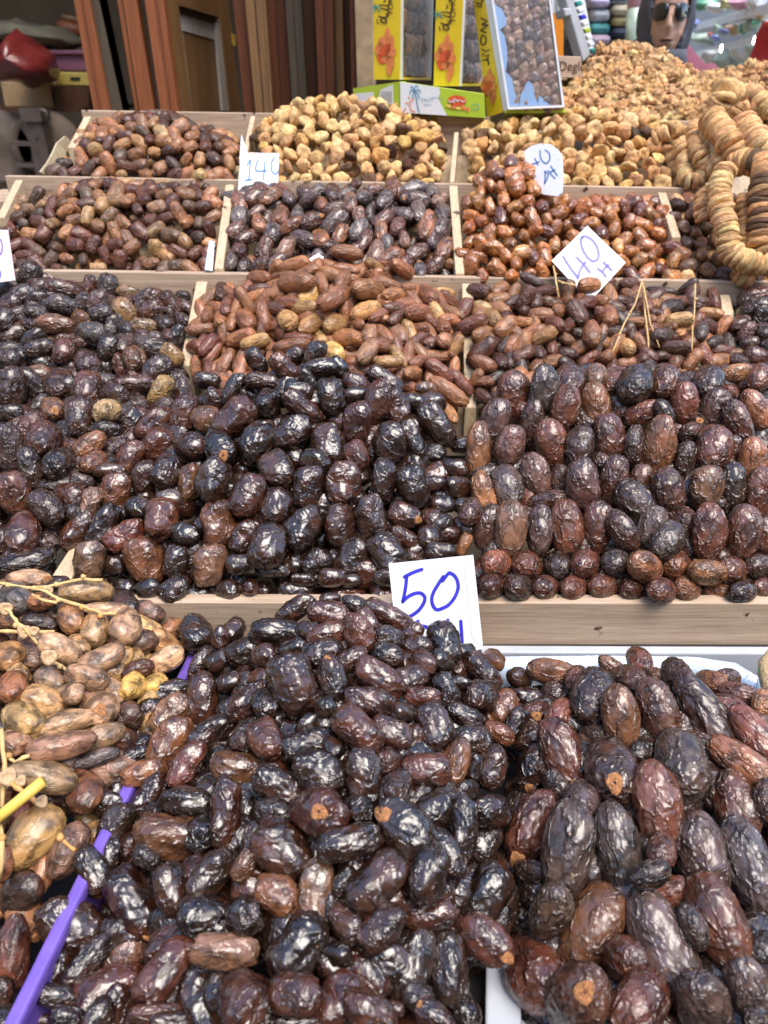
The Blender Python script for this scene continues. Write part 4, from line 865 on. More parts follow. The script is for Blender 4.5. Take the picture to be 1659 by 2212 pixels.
def card(name, label, tile, corners, ds, mat, strokes, inkw, ink, round_top=False, lean=None):
    """corners: tile px, ds: distances of three of them (tl, tr, bl)"""
    cs = corners
    def U3(c, d): return P((tile[0]+c[0]/tile[2])*.6636, (tile[1]+c[1]/tile[2])*.6636, d)
    pl = plane3(U3(cs[0], ds[0]), U3(cs[1], ds[1]), U3(cs[-1], ds[2]), tile)
    q = [pl.px(x, y) for x, y in cs]; b = pl.back()*.0009; n = len(q)
    cen = sum(q, Vector())/n
    root = empty(name, cen, label, 'price card')
    V = q+[p+b for p in q]; F = [tuple(range(n))[::-1], tuple(range(n, 2*n))]+[(i, (i+1) % n, n+(i+1) % n, n+i) for i in range(n)]
    mesh_obj('card_sheet', V, F, mat, root)
    for st in strokes:
        w = inkw
        if isinstance(st[0], (int, float)): w = st[0]; st = st[1:]
        pl.stroke(st, w, 'pen_stroke', ink, root)
    return root, pl
r50, p50 = card('price_card', 'white square card reading 50 DH in blue pen', (1220, 1780, 4.1475), [(185, 228), (1330, 110), (1465, 1380), (330, 1560)], (.742, .738, .752), M['card'],
  [[(635, 305), (520, 345), (400, 405)], [(430, 410), (420, 520), (400, 640), (378, 740)], [(378, 740), (440, 680), (530, 632), (620, 625), (675, 680), (660, 760), (590, 860), (500, 925), (420, 960)],
   [(915, 460), (975, 380), (1010, 352), (1075, 390), (1115, 460), (1125, 560), (1080, 680), (1000, 780), (900, 835), (830, 845), (785, 790), (770, 700), (800, 600), (860, 500), (925, 400)],
   [(582, 1005), (600, 1090), (605, 1300)], [(640, 1070), (690, 1080), (745, 1130), (770, 1220)], [(985, 990), (1010, 1060), (1030, 1290)], [(1162, 1005), (1172, 1150), (1180, 1300)], [(1030, 1210), (1100, 1205), (1170, 1195)]], 46, M['ink'])
p50.stroke([(1200, 190), (1275, 850), (1320, 1225), (1465, 1340)], 5, 'fold_line', simple('fold_grey', (.45, .46, .48)), r50)
card('price_card', 'white diamond shaped card reading 40 H in blue pen', (1600, 440, 3.318), [(1035, 980), (1450, 1375), (1060, 1800), (650, 1355)], (1.085, 1.075, 1.075), M['card'],
  [[(775, 1310), (850, 1430), (935, 1540)], [(935, 1540), (960, 1450), (1015, 1370)], [(925, 1320), (1000, 1400), (1062, 1480)],
   [(985, 1095), (965, 1140), (985, 1230), (1040, 1320), (1100, 1360), (1150, 1330), (1155, 1260), (1120, 1170), (1060, 1110), (1000, 1090), (970, 1120)],
   [(1150, 1440), (1200, 1480), (1235, 1525)], [(1210, 1375), (1250, 1410), (1298, 1460)], [(1205, 1465), (1230, 1430), (1262, 1405)]], 28, M['ink'])
card('price_card', 'white round topped card reading 40 DH in thin blue pen', (1600, 440, 3.318), [(350, 172), (430, 115), (530, 88), (640, 98), (715, 150), (760, 215), (775, 420), (765, 620), (715, 660), (560, 640), (400, 560)], (1.17, 1.16, 1.155), M['card'],
  [[(525, 165), (530, 240), (560, 290), (600, 300), (630, 250), (620, 190), (580, 160)], [(465, 250), (485, 285), (500, 320)], [(440, 310), (480, 300), (515, 285)],
   [(575, 385), (580, 450), (572, 525)], [(575, 385), (610, 420), (600, 470), (572, 525)], [(640, 330), (670, 380), (712, 435)], [(610, 380), (640, 420), (685, 465)], [(630, 400), (660, 385), (685, 370)]], 12, M['ink_thin'])
card('price_card', 'white card reading 140 H beside the left figs', (0, 0, 1.3272), [(1042, 660), (1205, 662), (1200, 838), (1028, 826)], (1.195, 1.195, 1.18), M['card'],
  [[(1068, 715), (1082, 690), (1078, 735), (1075, 778)], [(1060, 778), (1090, 776)], [(1115, 690), (1105, 735), (1150, 738)], [(1145, 700), (1138, 775)], [(1185, 680), (1172, 705), (1175, 740), (1192, 752), (1202, 740)],
   [(1100, 795), (1112, 800), (1115, 820)], [(1148, 795), (1150, 825)], [(1166, 795), (1163, 825)], [(1148, 810), (1166, 808)]], 6.5, M['ink_thin'])
card('price_card', 'pink card with part of a blue figure at the left edge', (0, 0, 1.3272), [(-90, 990), (35, 994), (66, 1210), (-70, 1230)], (1.06, 1.06, 1.05), M['pink_card'],
  [[(-10, 1020), (8, 1050), (6, 1090), (-12, 1110)], [(-5, 1160), (2, 1180), (0, 1200)]], 5, M['ink'])
card('price_card', 'small white card corner poking out of the slender dates', (0, 800, 1.3272), [(1330, 60), (1375, 32), (1400, 50), (1370, 75)], (1.075, 1.08, 1.075), M['card'], [], 5, M['ink'])

# ------------------------------------------------------------------ stalks
M['stalk'] = simple('stalk', (.62, .42, .17), .6, 150, .25, .4)
M['stalk_orange'] = simple('stalk_orange', (.60, .30, .09), .6, 150, .3, .4)
M['straw'] = simple('straw', (.80, .55, .10), .45, 60, .12, .2)
def stalk(tile, paths, surf, lift, label, group, rad, nodes=(), mat='stalk', name='date_stalk'):
    def q(x, y, k=0):
        u, v = (tile[0]+x/tile[2])*.6636, (tile[1]+y/tile[2])*.6636
        return P(u, v, S[surf].hit(u, v)-lift+k)
    allp = [q(*p) for pa in paths for p in pa]
    root = empty(name, allp[0], label, 'date stalk', group)
    for pa in paths:
        pts = []
        qs = [q(*p) for p in pa]
        dm = sorted((p-Vector(C_)).dot(Vector(F_)) for p in qs)[len(qs)//2]
        for p in qs:
            r = p-Vector(C_); d = r.dot(Vector(F_)); d2 = dm+(d-dm)*.35; pts.append(Vector(C_)+r*(d2/d))
        fine = []
        for i in range(len(pts)-1):
            for t in (0, .5): fine.append(pts[i].lerp(pts[i+1], t)+Vector([random.uniform(-1, 1)*rad*.5 for _ in range(3)]))
        fine.append(pts[-1])
        tube(fine, [rad*random.uniform(.8, 1.25) for _ in fine], 'stem', M[mat], root, 7)
        for i in range(1, len(fine)-1, 2 if name == 'date_stalk' and rad < .0013 else 3):
            if random.random() < .8:
                c = fine[i]+Vector([random.uniform(-1, 1)*rad for _ in range(3)])
                tube([c-Vector((0, 0, rad*1.2)), c, c+Vector((0, -rad*.6, rad*1.5))], [rad*1.1, rad*2.0, rad*1.2], 'nodule', M['stalk_orange' if random.random() < .4 else mat], root, 6)
    for (x, y, rr) in nodes:
        c = q(x, y, -.003); w = rr/tile[2]*.6636*.7/1597
        V, F = [], []; vn = (Vector(C_)-c).normalized(); a = vn.orthogonal().normalized(); b = vn.cross(a); n = 12
        for (r, h) in ((.15, -.1), (.45, .15), (.8, .45), (1, .2), (1.05, -.3)):
            for k in range(n):
                an = 2*math.pi*k/n; rr2 = r*w*(1+.12*math.sin(3*an)); V.append(c+a*math.cos(an)*rr2+b*math.sin(an)*rr2+vn*h*w*.6)
        for i in range(4):
            for k in range(n): F.append((i*n+k, i*n+(k+1) % n, (i+1)*n+(k+1) % n, (i+1)*n+k))
        F.append(tuple(range(n))[::-1]); mesh_obj('stalk_cup', V, F, M['calyx_pale'], root, True)
    return root
M['calyx_pale'] = simple('calyx_pale', (.50, .33, .18), .7, 400, .3, .4)
ZA = (0, 1850, 2.212)
g_ = 'bare stalks on the golden dates'
stalk(ZA, [[(-20, 103), (130, 125), (250, 140), (340, 140), (470, 100), (600, 75), (740, 85)], [(240, 150), (340, 170), (430, 220), (560, 260), (640, 295), (740, 325), (840, 325)], [(235, 190), (330, 235), (410, 248)]],
      'gold', .020, 'pale branching stalk reaching right across the golden dates below the stand', g_, .0016, [(345, 165, 34)])
stalk(ZA, [[(40, 290), (90, 340), (130, 400), (200, 460), (270, 530), (330, 600), (400, 680), (485, 740)]], 'gold', .022, 'knotty stalk with three pale cups slanting down the golden dates', g_, .0016, [(40, 290, 46), (175, 455, 46), (245, 450, 32), (355, 640, 52)])
stalk(ZA, [[(-30, 455), (130, 452), (390, 458)]], 'gold', .024, 'short straight pale stalk lying level across the golden dates', g_, .0017)
stalk(ZA, [[(5, 1160), (20, 1300), (30, 1400), (40, 1500), (20, 1600), (15, 1720)], [(5, 1850), (15, 2000), (0, 2230)], [(20, 1330), (110, 1390), (215, 1350)]], 'gold', .022, 'stalk running down the left edge past the yellow stick', g_, .0017, [(55, 1505, 52)])
stalk(ZA, [[(80, 1540), (160, 1600), (270, 1700)]], 'gold', .022, 'orange stalk piece crossing under the yellow stick', g_, .0019, [(300, 1680, 34), (150, 1530, 30)], 'stalk_orange')
stalk(ZA, [[(430, 1900), (480, 1980), (540, 2030)]], 'gold', .024, 'short orange stalk end beside the amber date lower left', g_, .0016, (), 'stalk_orange')
def _pt(x, y, l): u, v = x/ZA[2]*.6636, (1850+y/ZA[2])*.6636; return P(u, v, S['gold'].hit(u, v)-l)
stk = tube([_pt(-120, 1885, .03), _pt(90, 1712, .04), _pt(312, 1530, .05)], .0042, 'yellow_stick', M['straw'], None, 10)
tag(stk, 'thick bright yellow stick poking up over the golden dates', 'stick')
TR_ = (1250, 800, 1.3272); g_ = 'upright stalks in the third tier'
stalk(TR_, [[(1115, 148), (1085, 250), (1040, 330), (1000, 430), (965, 510)]], 'mixed', .016, 'longest knotty stalk slanting down left in the stalk bin', g_, .0012)
stalk(TR_, [[(1118, 160), (1130, 300), (1140, 400), (1145, 480)]], 'mixed', .018, 'straight upright stalk in the middle of the stalk bin', g_, .0012)
stalk(TR_, [[(1120, 175), (1152, 340), (1190, 440)]], 'mixed', .016, 'thin stalk slanting down right in the stalk bin', g_, .0010)
stalk(TR_, [[(1346, 165), (1340, 300), (1330, 400), (1330, 500)]], 'mixed', .018, 'lone upright stalk at the right of the stalk bin', g_, .0011)
stalk(TR_, [[(733, 85), (745, 160), (755, 225)], [(750, 150), (790, 165), (830, 172)]], 'mixed', .018, 'short forked stalk just left of the diamond card', g_, .0012)

# ------------------------------------------------------------------ figs threaded on strings
ZF = (2000, 240, 3.252)
def fig_string(path, ds, dia, label, codes, thick=.0125):
    pts = [P((ZF[0]+x/ZF[2])*.6636, (ZF[1]+y/ZF[2])*.6636, d) for (x, y), d in zip(path, ds)]
    fine = []
    q = [pts[0]*2-pts[1]]+pts+[pts[-1]*2-pts[-2]]
    for i in range(1, len(q)-2):
        for t in np.linspace(0, 1, 25)[:-1]:
            fine.append(.5*((2*q[i])+(-q[i-1]+q[i+1])*t+(2*q[i-1]-5*q[i]+4*q[i+1]-q[i+2])*t*t+(-q[i-1]+3*q[i]-3*q[i+1]+q[i+2])*t**3))
    fine.append(pts[-1])
    root = empty('fig_string', pts[0], label, 'fig string', 'strings of threaded figs')
    dia *= .9; loc = Vector(root.location); thick = thick*.8; acc = 0; i = 0; step = thick*.66; nxt = 0
    for i in range(len(fine)-1):
        acc += (fine[i+1]-fine[i]).length
        if acc < nxt: continue
        nxt = acc+step*random.uniform(.85, 1.15)
        t = (fine[min(i+3, len(fine)-1)]-fine[max(i-3, 0)]).normalized()+Vector([random.uniform(-.16, .16) for _ in range(3)]); t.normalize()
        a = t.orthogonal().normalized(); b = t.cross(a); r = random.uniform(0, 6.28); a2 = a*math.cos(r)+b*math.sin(r); b2 = t.cross(a2)
        me = VAR['figdisc'][0][random.randrange(6)][0]; o = bpy.data.objects.new('fig', me); link(o, root)
        s = dia*random.uniform(.9, 1.08)
        m = Matrix((t, a2, b2)).transposed().to_4x4() @ Matrix.Diagonal((thick*1.25, s, s*random.uniform(.88, 1), 1))
        m.translation = fine[i]-loc+Vector([random.uniform(-.001, .001) for _ in range(3)]); o.matrix_local = m
        t_ = tone(codes[rng.integers(len(codes))], .12)*1.3; o.color = (*(t_*min(1, .8/t_.max())), 1)
    tube([p-loc*0 for p in fine[::12]], .0009, 'thread', M['stalk'], root, 5)
    return root
def disc_mesh(nu, nv, seed):
    rs = random.Random(seed); so = Vector((rs.uniform(-50, 50), 3, 7)); V = []
    for i in range(nv+1):
        th = math.pi*i/nv
        for k in range(nu if 0 < i < nv else 1):
            ph = 2*math.pi*k/nu; c, s = math.cos(th), math.sin(th)
            r = s**.55; x = math.copysign(abs(c)**.8, c)*(.75+.25*r)
            x *= 1-.5*math.exp(-(r/.3)**2)
            y, z = r*math.cos(ph), r*math.sin(ph); q = Vector((x, y, z))
            d = 1+.09*noise.noise(q*1.4+so)+.02*math.sin(ph*14+2*noise.noise(q*2+so))*r
            V.append((x*.5*d, y*.5*d, z*.5*d))
    return V, fruit_topology(nu, nv)[1]
variants('figdisc', 'fig_skin', 6, 28, 14, fn=disc_mesh)
fc = ['w', 'wc', 'c', 'w', 'wb', 'c', 'cw', 'c']
fig_string([(1050, 420), (1110, 330), (1160, 260), (1180, 200), (1260, 230)], [1.20, 1.19, 1.18, 1.18, 1.19], .046, 'topmost bundle of big pale threaded figs under the walnuts', fc, .016)
fig_string([(1310, 200), (1420, 200), (1500, 240), (1570, 310), (1660, 390), (1760, 470)], [1.24, 1.235, 1.22, 1.21, 1.2, 1.19], .034, 'string of yellow figs curving off the upper right edge', fc, .015)
fig_string([(1290, 470), (1330, 400), (1450, 360), (1560, 430), (1680, 520)], [1.23, 1.225, 1.22, 1.22, 1.22], .034, 'darker threaded figs tucked beneath the upper right string', ['w', 'wb', 'b', 'wo'], .014)
fig_string([(1020, 470), (1070, 540), (1150, 620), (1230, 720), (1300, 830), (1390, 900)], [1.165, 1.155, 1.14, 1.13, 1.125, 1.13], .047, 'thick greyish fig string slanting down from the knot', ['w', 'wc', 'wb', 'w'], .015)
fig_string([(1370, 520), (1440, 620), (1510, 720), (1590, 800), (1700, 880)], [1.13, 1.12, 1.11, 1.10, 1.10], .045, 'thick honey coloured fig string at the right edge', fc, .016)
fig_string([(850, 560), (850, 680), (870, 780), (910, 870), (990, 960), (1090, 1020)], [1.20, 1.19, 1.18, 1.17, 1.17, 1.16], .032, 'slim string of figs hanging left of the thick one', fc, .0125)
fig_string([(960, 600), (1010, 700), (1080, 800), (1130, 900), (1120, 980)], [1.185, 1.175, 1.165, 1.155, 1.15], .034, 'string of ochre figs between slim and thick strings', fc, .013)
fig_string([(690, 760), (740, 850), (740, 950), (750, 1060), (780, 1130), (870, 1130), (960, 1050)], [1.20, 1.2, 1.195, 1.19, 1.185, 1.18, 1.18], .030, 'small loop of cream figs at the edge of the fig bin', ['c', 'cw', 'w', 'v'], .0115)
fig_string([(430, 680), (500, 640), (560, 620), (620, 590), (690, 620)], [1.225, 1.22, 1.215, 1.215, 1.22], .031, 'short row of threaded figs lying on the loose figs', ['w', 'c', 'wb'], .0115)
fig_string([(1170, 1040), (1110, 1180), (1120, 1330), (1150, 1470), (1180, 1620), (1200, 1760), (1230, 1880), (1330, 1960), (1470, 2000), (1620, 2020), (1780, 2020)], [1.10, 1.09, 1.085, 1.08, 1.078, 1.075, 1.075, 1.07, 1.07, 1.07, 1.07], .0385, 'long honey coloured fig string looping along the lower right', fc, .0135)
fig_string([(1370, 1330), (1390, 1500), (1400, 1650), (1390, 1860)], [1.10, 1.095, 1.09, 1.085], .031, 'slim fig string hanging inside the big loop', ['w', 'wc', 'wb'], .0125)
fig_string([(1280, 950), (1400, 930), (1530, 960), (1600, 1090), (1560, 1250), (1550, 1400), (1560, 1560), (1540, 1700), (1560, 1860), (1640, 1960)], [1.12, 1.105, 1.09, 1.075, 1.07, 1.07, 1.07, 1.07, 1.07, 1.075], .044, 'sticky dark brown fig string draped at the right edge', ['wo', 'wo', 'o', 'b', 'wb', 'w'], .0145)
fig_string([(1300, 2090), (1370, 2130), (1460, 2170)], [1.10, 1.095, 1.09], .036, 'short stub of greenish figs resting on the lower rail', ['v', 'w', 'wb'], .014)
fig_string([(960, 1270), (960, 1360), (930, 1450), (960, 1530)], [1.13, 1.125, 1.12, 1.12], .032, 'loose bit of fig string left of the big loop', ['w', 'wb', 'wo'], .013)

# ------------------------------------------------------------------ doors and boards leaning behind the stall
M['orange_wood'] = wood('orange_wood', (.17, .048, .016), (.40, .13, .045), 2, .7, .5)
M['red_wood'] = wood('red_wood', (.10, .028, .010), (.25, .078, .028), 2, .7, .5)
M['dark_wood'] = wood('dark_wood', (.045, .018, .009), (.13, .052, .022), 2, .7, .55)
M['brown_wood'] = wood('brown_wood', (.17, .085, .03), (.38, .20, .08), 2, .7, .5)
M['grey_wood'] = wood('grey_wood', (.055, .038, .022), (.115, .085, .05), 2, .8, .65)
M['worn_white'] = wood('worn_white', (.45, .36, .28), (.80, .76, .72), 2, 1.2, .6)
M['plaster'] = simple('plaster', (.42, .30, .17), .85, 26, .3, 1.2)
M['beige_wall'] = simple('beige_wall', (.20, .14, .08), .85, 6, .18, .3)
M['ochre_wall'] = simple('ochre_wall', (.55, .40, .26), .85, 4, .2, .4)
M['canvas'] = simple('canvas', (.25, .20, .14), .9, 8, .2, .4)
D4 = (0, 0, 2.765); D5 = (500, 0, 2.304)
def uplane(Y, tile): return Pl((0, Y, 1), (0, 1, 0), tile)
def leaning(label, name, cat, Y, tile, pts, thick, mat, group, edges=()):
    pl = uplane(Y, tile); c = pl.px(*pts[3]); c.z = 0
    root = empty(name, c, label, cat, group)
    pl.slab(pts, thick, 'board', mat, root)
    for k, (pp, th, m2, off) in enumerate(edges): pl.slab(pp, th, 'edge_strip', m2, root, off=off)
    return root
gp = 'old doors and boards leaning behind the stall'
leaning('leftmost leaning door edge, orange wood with darker weathered side', 'leaning_door', 'door', 1.95, D4, [(660, 0), (805, 0), (985, 975), (838, 975)], .035, M['orange_wood'], gp,
        [([(725, 0), (740, 0), (900, 975), (885, 975)], .004, M['red_wood'], .004), ([(808, 0), (900, 0), (1110, 975), (985, 975)], .03, M['grey_wood'], -.012)])
leaning('second leaning door edge, orange wood with fine saw marks', 'leaning_door', 'door', 1.98, D4, [(1050, 0), (1228, 0), (1388, 985), (1212, 985)], .035, M['orange_wood'], gp,
        [([(1095, 0), (1103, 0), (1254, 985), (1246, 985)], .004, M['dark_wood'], .003)])
leaning('third leaning door edge, reddish orange wood beside the panelled door', 'leaning_door', 'door', 1.97, D4, [(1298, 0), (1470, 0), (1600, 985), (1442, 985)], .035, M['orange_wood'], gp,
        [([(1400, 0), (1410, 0), (1545, 985), (1535, 985)], .004, M['red_wood'], .003)])
# panelled door, seen at an angle
A, B = P(350, 100, 1.78), P(508, 100, 2.25)
nd = (B-A).cross(Vector((0, 0, 1))).normalized(); dp = Pl(A, nd, D5)
c = dp.px(140, 830); c.z = 0
door = empty('panelled_door', c, 'brown panelled wooden door with whitened panel edges leaning behind the stall', 'door')
dp.slab([(75, 0), (183, 0), (290, 830), (178, 830)], .035, 'stile', M['brown_wood'], door)
dp.slab([(492, 0), (560, 0), (655, 830), (580, 830)], .035, 'stile', M['brown_wood'], door)
dp.quad([(183, -330), (470, -200), (497, 132), (182, 36)], .034, 'top_rail', M['brown_wood'], door, -.0005)
dp.slab([(190, 0), (500, 0), (585, 830), (285, 830)], .012, 'panel', M['brown_wood'], door, off=-.016)
dp.quad([(182, 38), (497, 134), (497, 190), (186, 95)], .01, 'moulding', M['dark_wood'], door, -.010)
dp.quad([(184, 96), (470, 180), (470, 330), (330, 250), (205, 225)][:4] if False else [(186, 97), (462, 178), (470, 300), (205, 225)], .003, 'worn_patch', M['worn_white'], door, -.0135)
dp.quad([(186, 230), (212, 230), (290, 830), (268, 830)], .008, 'moulding', M['worn_white'], door, -.006)
dp.quad([(465, 165), (498, 140), (585, 830), (520, 830)], .008, 'moulding', M['worn_white'], door, -.006)
dp.quad([(590, 250), (612, 262), (618, 345), (600, 340)], .02, 'hinge', M['straw'], door, .004)
bl = [('dark red board right of the panelled door', 590, 690, 680, 762, 'red_wood', 2.16), ('warm brown board with a darker groove behind the stall', 680, 842, 762, 900, 'brown_wood', 2.12),
      ('wide dark red board behind the stall', 842, 985, 895, 1040, 'red_wood', 2.17), ('grey painted board among the brown ones', 983, 1108, 1040, 1160, 'grey_wood', 2.10),
      ('dark board just right of the grey one', 1112, 1205, 1158, 1240, 'dark_wood', 2.16), ('knotty red brown board behind the stall', 1205, 1350, 1240, 1362, 'red_wood', 2.09),
      ('narrow light brown board near the plaster corner', 1352, 1420, 1380, 1440, 'brown_wood', 2.11), ('narrow dark board near the plaster corner', 1420, 1466, 1440, 1486, 'dark_wood', 2.14),
      ('last thin reddish board against the plaster corner', 1466, 1506, 1488, 1524, 'red_wood', 2.08)]
for lb, x0, x1, x2, x3, mt, Y in bl:
    w = x1-x0; eds = []
    if w > 100: eds = [([(x0+w*.45, 0), (x0+w*.5, 0), (x2+(x3-x2)*.5, 840), (x2+(x3-x2)*.45, 840)], .004, M['dark_wood'], .003), ([(x1-w*.14, 0), (x1-2, 0), (x3-2, 840), (x3-w*.14, 840)], .006, M[mt], .006)]
    leaning(lb, 'leaning_board', 'board', Y, D5, [(x0+2, 0), (x1-2, 0), (x3-2, 840), (x2+2, 840)], .03, M[mt], gp, eds)
# plaster corner, shop shell
col = uplane(1.86, D5); o = col.slab([(1508, 0), (1640, 0), (1650, 650), (1526, 650)], .55, 'plaster_wall', M['plaster']); tag(o, 'ochre plaster wall corner between the boards and the date boxes', 'wall', None, None)
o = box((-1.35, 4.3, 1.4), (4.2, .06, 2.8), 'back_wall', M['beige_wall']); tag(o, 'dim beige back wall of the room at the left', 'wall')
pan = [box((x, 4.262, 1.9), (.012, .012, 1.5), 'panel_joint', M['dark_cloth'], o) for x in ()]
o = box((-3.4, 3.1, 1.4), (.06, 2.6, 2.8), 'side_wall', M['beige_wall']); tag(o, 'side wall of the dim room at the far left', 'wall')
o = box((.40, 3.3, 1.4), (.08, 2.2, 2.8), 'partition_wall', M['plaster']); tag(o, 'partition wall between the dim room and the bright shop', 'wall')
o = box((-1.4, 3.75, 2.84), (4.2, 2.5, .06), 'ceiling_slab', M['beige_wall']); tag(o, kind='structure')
# unseen canopy, added behind the stall, and the house across the lane: both shade it and show in the gloss
aw = empty('added_awning', (-1.6, 2.3, 2.8), 'canvas canopy added out of view to shade the dim room', 'added_awning')
hexa([Vector(v) for v in ((-4, 2.5, 2.82), (.5, 2.5, 2.82), (.5, 2.9, 2.9), (-4, 2.9, 2.9), (-4, 2.5, 2.83), (.5, 2.5, 2.83), (.5, 2.9, 2.91), (-4, 2.9, 2.91))], 'canvas', M['canvas'], aw)
hs = empty('house', (0, -4.6, 0), 'ochre house front across the lane', 'house')
box((0, -4.8, 2.6), (18, .4, 5.2), 'wall', M['ochre_wall'], hs)
for i, x in enumerate((-5.2, -2.6, 0, 2.6, 5.2)):
    box((x, -4.58, 1.1), (1.7, .06, 2.2), 'shop_shutter', M['dark_wood'], hs); box((x, -4.58, 3.6), (.9, .06, 1.2), 'window', M['dark_cloth'], hs)
for sx, lb in ((-1, 'left'), (1, 'right')):
    h2 = box((sx*6.2, -1.8, 2.4), (.4, 5.0, 4.8), 'house_wall', M['ochre_wall']); tag(h2, f'house wall closing the lane at the {lb}', 'wall')

# things in the dim room at the left
M['red_bag'] = simple('red_bag', (.15, .02, .018), .3, 30, .3, .6, coat=.3)
M['mauve'] = simple('mauve', (.22, .08, .12), .5); M['yellow_box'] = simple('yellow_box', (.55, .42, .10), .5)
M['cardboard'] = simple('cardboard', (.42, .27, .13), .8, 40, .12, .2); M['grey_metal'] = simple('grey_metal', (.13, .10, .085), .45, 30, .2, .2, metal=.3)
M['olive_cloth'] = simple('olive_cloth', (.16, .14, .09), .9, 20, .2, .5); M['stone'] = simple('stone', (.16, .12, .09), .8, 30, .2, .4)
pb = uplane(3.0, D4)
def ppx(x, y, Y): return uplane(Y, D4).px(x, y)
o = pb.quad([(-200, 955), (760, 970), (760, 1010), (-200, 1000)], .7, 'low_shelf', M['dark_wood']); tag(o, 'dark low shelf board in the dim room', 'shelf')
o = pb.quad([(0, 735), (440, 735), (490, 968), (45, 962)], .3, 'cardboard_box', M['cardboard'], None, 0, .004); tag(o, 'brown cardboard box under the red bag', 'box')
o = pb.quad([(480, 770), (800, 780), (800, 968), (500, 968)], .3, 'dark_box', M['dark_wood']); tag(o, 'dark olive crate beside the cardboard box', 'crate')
o = uplane(3.05, D4).quad([(430, 455), (800, 455), (800, 640), (500, 640)], .3, 'storage_box', M['mauve'], None, 0, .005); tag(o, 'mauve plastic storage box behind the red bag', 'box')
uplane(3.05, D4).quad([(420, 455), (800, 450), (800, 490), (440, 490)], .02, 'lid_rim', M['mauve'], None, .012, .003)
bpy.context.view_layer.update(); rim = bpy.data.objects['lid_rim']; rim.parent = o; rim.matrix_parent_inverse = Matrix.Translation(-Vector(o.location))
yb = uplane(3.02, D4).quad([(505, 648), (830, 652), (830, 775), (520, 770)], .3, 'yellow_box', M['yellow_box'], None, 0, .004); tag(yb, 'yellow box with a dark hand slot under the mauve box', 'box')
o = uplane(3.02, D4).quad([(632, 695), (718, 695), (718, 720), (632, 720)], .004, 'hand_slot', M['dark_cloth'], None, .003); o.parent = yb; o.matrix_parent_inverse = Matrix.Translation(-Vector(yb.location))
def lump(name, outline, Y, thick, mat, label, cat, amp=.03, tile=D4):
    """a soft bulging thing: an outline seen from the front, filled out in depth"""
    pl = uplane(Y, tile); pts = [pl.px(x, y) for x, y in outline]; n = len(pts)
    fine = []
    for i in range(n):
        for t in (0, .34, .67): fine.append(pts[i].lerp(pts[(i+1) % n], t))
    n = len(fine); c = sum(fine, Vector())/n; V = []; R = 7
    for j in range(R+1):
        a = math.pi*j/R; s, d = math.sin(a), -math.cos(a)
        for p in fine:
            q = c+(p-c)*(s**.7 if s > 1e-4 else 0); q = q+Vector((0, d*thick*.5, 0))
            w = noise.noise(q*9)+.6*noise.noise(q*22)
            V.append(q+Vector((noise.noise(q*14+Vector((5, 0, 0))), w, noise.noise(q*14)))*amp*s)
    F = [(j*n+k, j*n+(k+1) % n, (j+1)*n+(k+1) % n, (j+1)*n+k) for j in range(R) for k in range(n)]
    o = mesh_obj(name, V, F, mat, None, True); return tag(o, label, cat)
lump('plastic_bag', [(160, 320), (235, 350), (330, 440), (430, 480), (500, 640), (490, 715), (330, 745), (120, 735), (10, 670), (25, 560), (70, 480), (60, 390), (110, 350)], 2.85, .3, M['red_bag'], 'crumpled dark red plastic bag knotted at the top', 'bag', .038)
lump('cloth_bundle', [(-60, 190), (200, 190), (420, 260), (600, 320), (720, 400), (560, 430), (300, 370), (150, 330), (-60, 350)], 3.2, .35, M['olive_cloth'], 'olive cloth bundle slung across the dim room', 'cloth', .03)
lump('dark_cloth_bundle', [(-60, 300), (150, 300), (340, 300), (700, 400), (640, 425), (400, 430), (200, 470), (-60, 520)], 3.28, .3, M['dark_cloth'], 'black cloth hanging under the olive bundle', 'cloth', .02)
jar = empty('clay_jar', ppx(665, 320, 3.3), 'small orange clay jar against the dim wall', 'jar')
tube([ppx(665, 320, 3.3), ppx(665, 300, 3.3), ppx(665, 230, 3.3), ppx(665, 200, 3.3)], [.045, .06, .06, .04], 'body', M['orange_wood'], jar, 16)
tube([ppx(665, 200, 3.3), ppx(665, 150, 3.3)], [.042, .045], 'neck', M['brown_wood'], jar, 16)
# an old pair of scales on wheels
sc_ = empty('old_trolley', (ppx(330, 1500, 2.7).x, 2.7, 0), 'grey metal trolley with round stone wheels in the dark', 'trolley')
uplane(2.7, D4).quad([(160, 975), (355, 975), (375, 1095), (205, 1095)], .08, 'post_head', M['grey_metal'], sc_)
uplane(2.71, D4).slab([(235, 1095), (370, 1095), (440, 1400), (290, 1400)], .06, 'post', M['grey_metal'], sc_, z1=ppx(300, 1095, 2.7).z)
uplane(2.72, D4).quad([(90, 1275), (300, 1280), (300, 1315), (90, 1310)], .05, 'crossbar', M['grey_metal'], sc_)
uplane(2.72, D4).quad([(120, 1470), (380, 1475), (380, 1510), (120, 1505)], .05, 'crossbar', M['grey_metal'], sc_)
tube([ppx(360, 985, 2.66), ppx(410, 1000, 2.66), ppx(435, 1075, 2.66)], .006, 'hook', M['grey_metal'], sc_)
pw = uplane(2.698, D4)
for st in ([(300, 1100), (310, 1150)], [(318, 1235), (328, 1262), (334, 1245), (342, 1262), (346, 1232)]): pw.stroke(st, 7, 'scratched_mark', M['dark_cloth'], sc_, .002)
for (x, y) in ((10, 1330), (430, 1330)):
    c0, c1 = ppx(x, y, 2.8), ppx(x, y, 2.88); tube([c0, c0+Vector((0, .01, 0)), c1], [.10, .115, .115], 'wheel', M['stone'], sc_, 32)
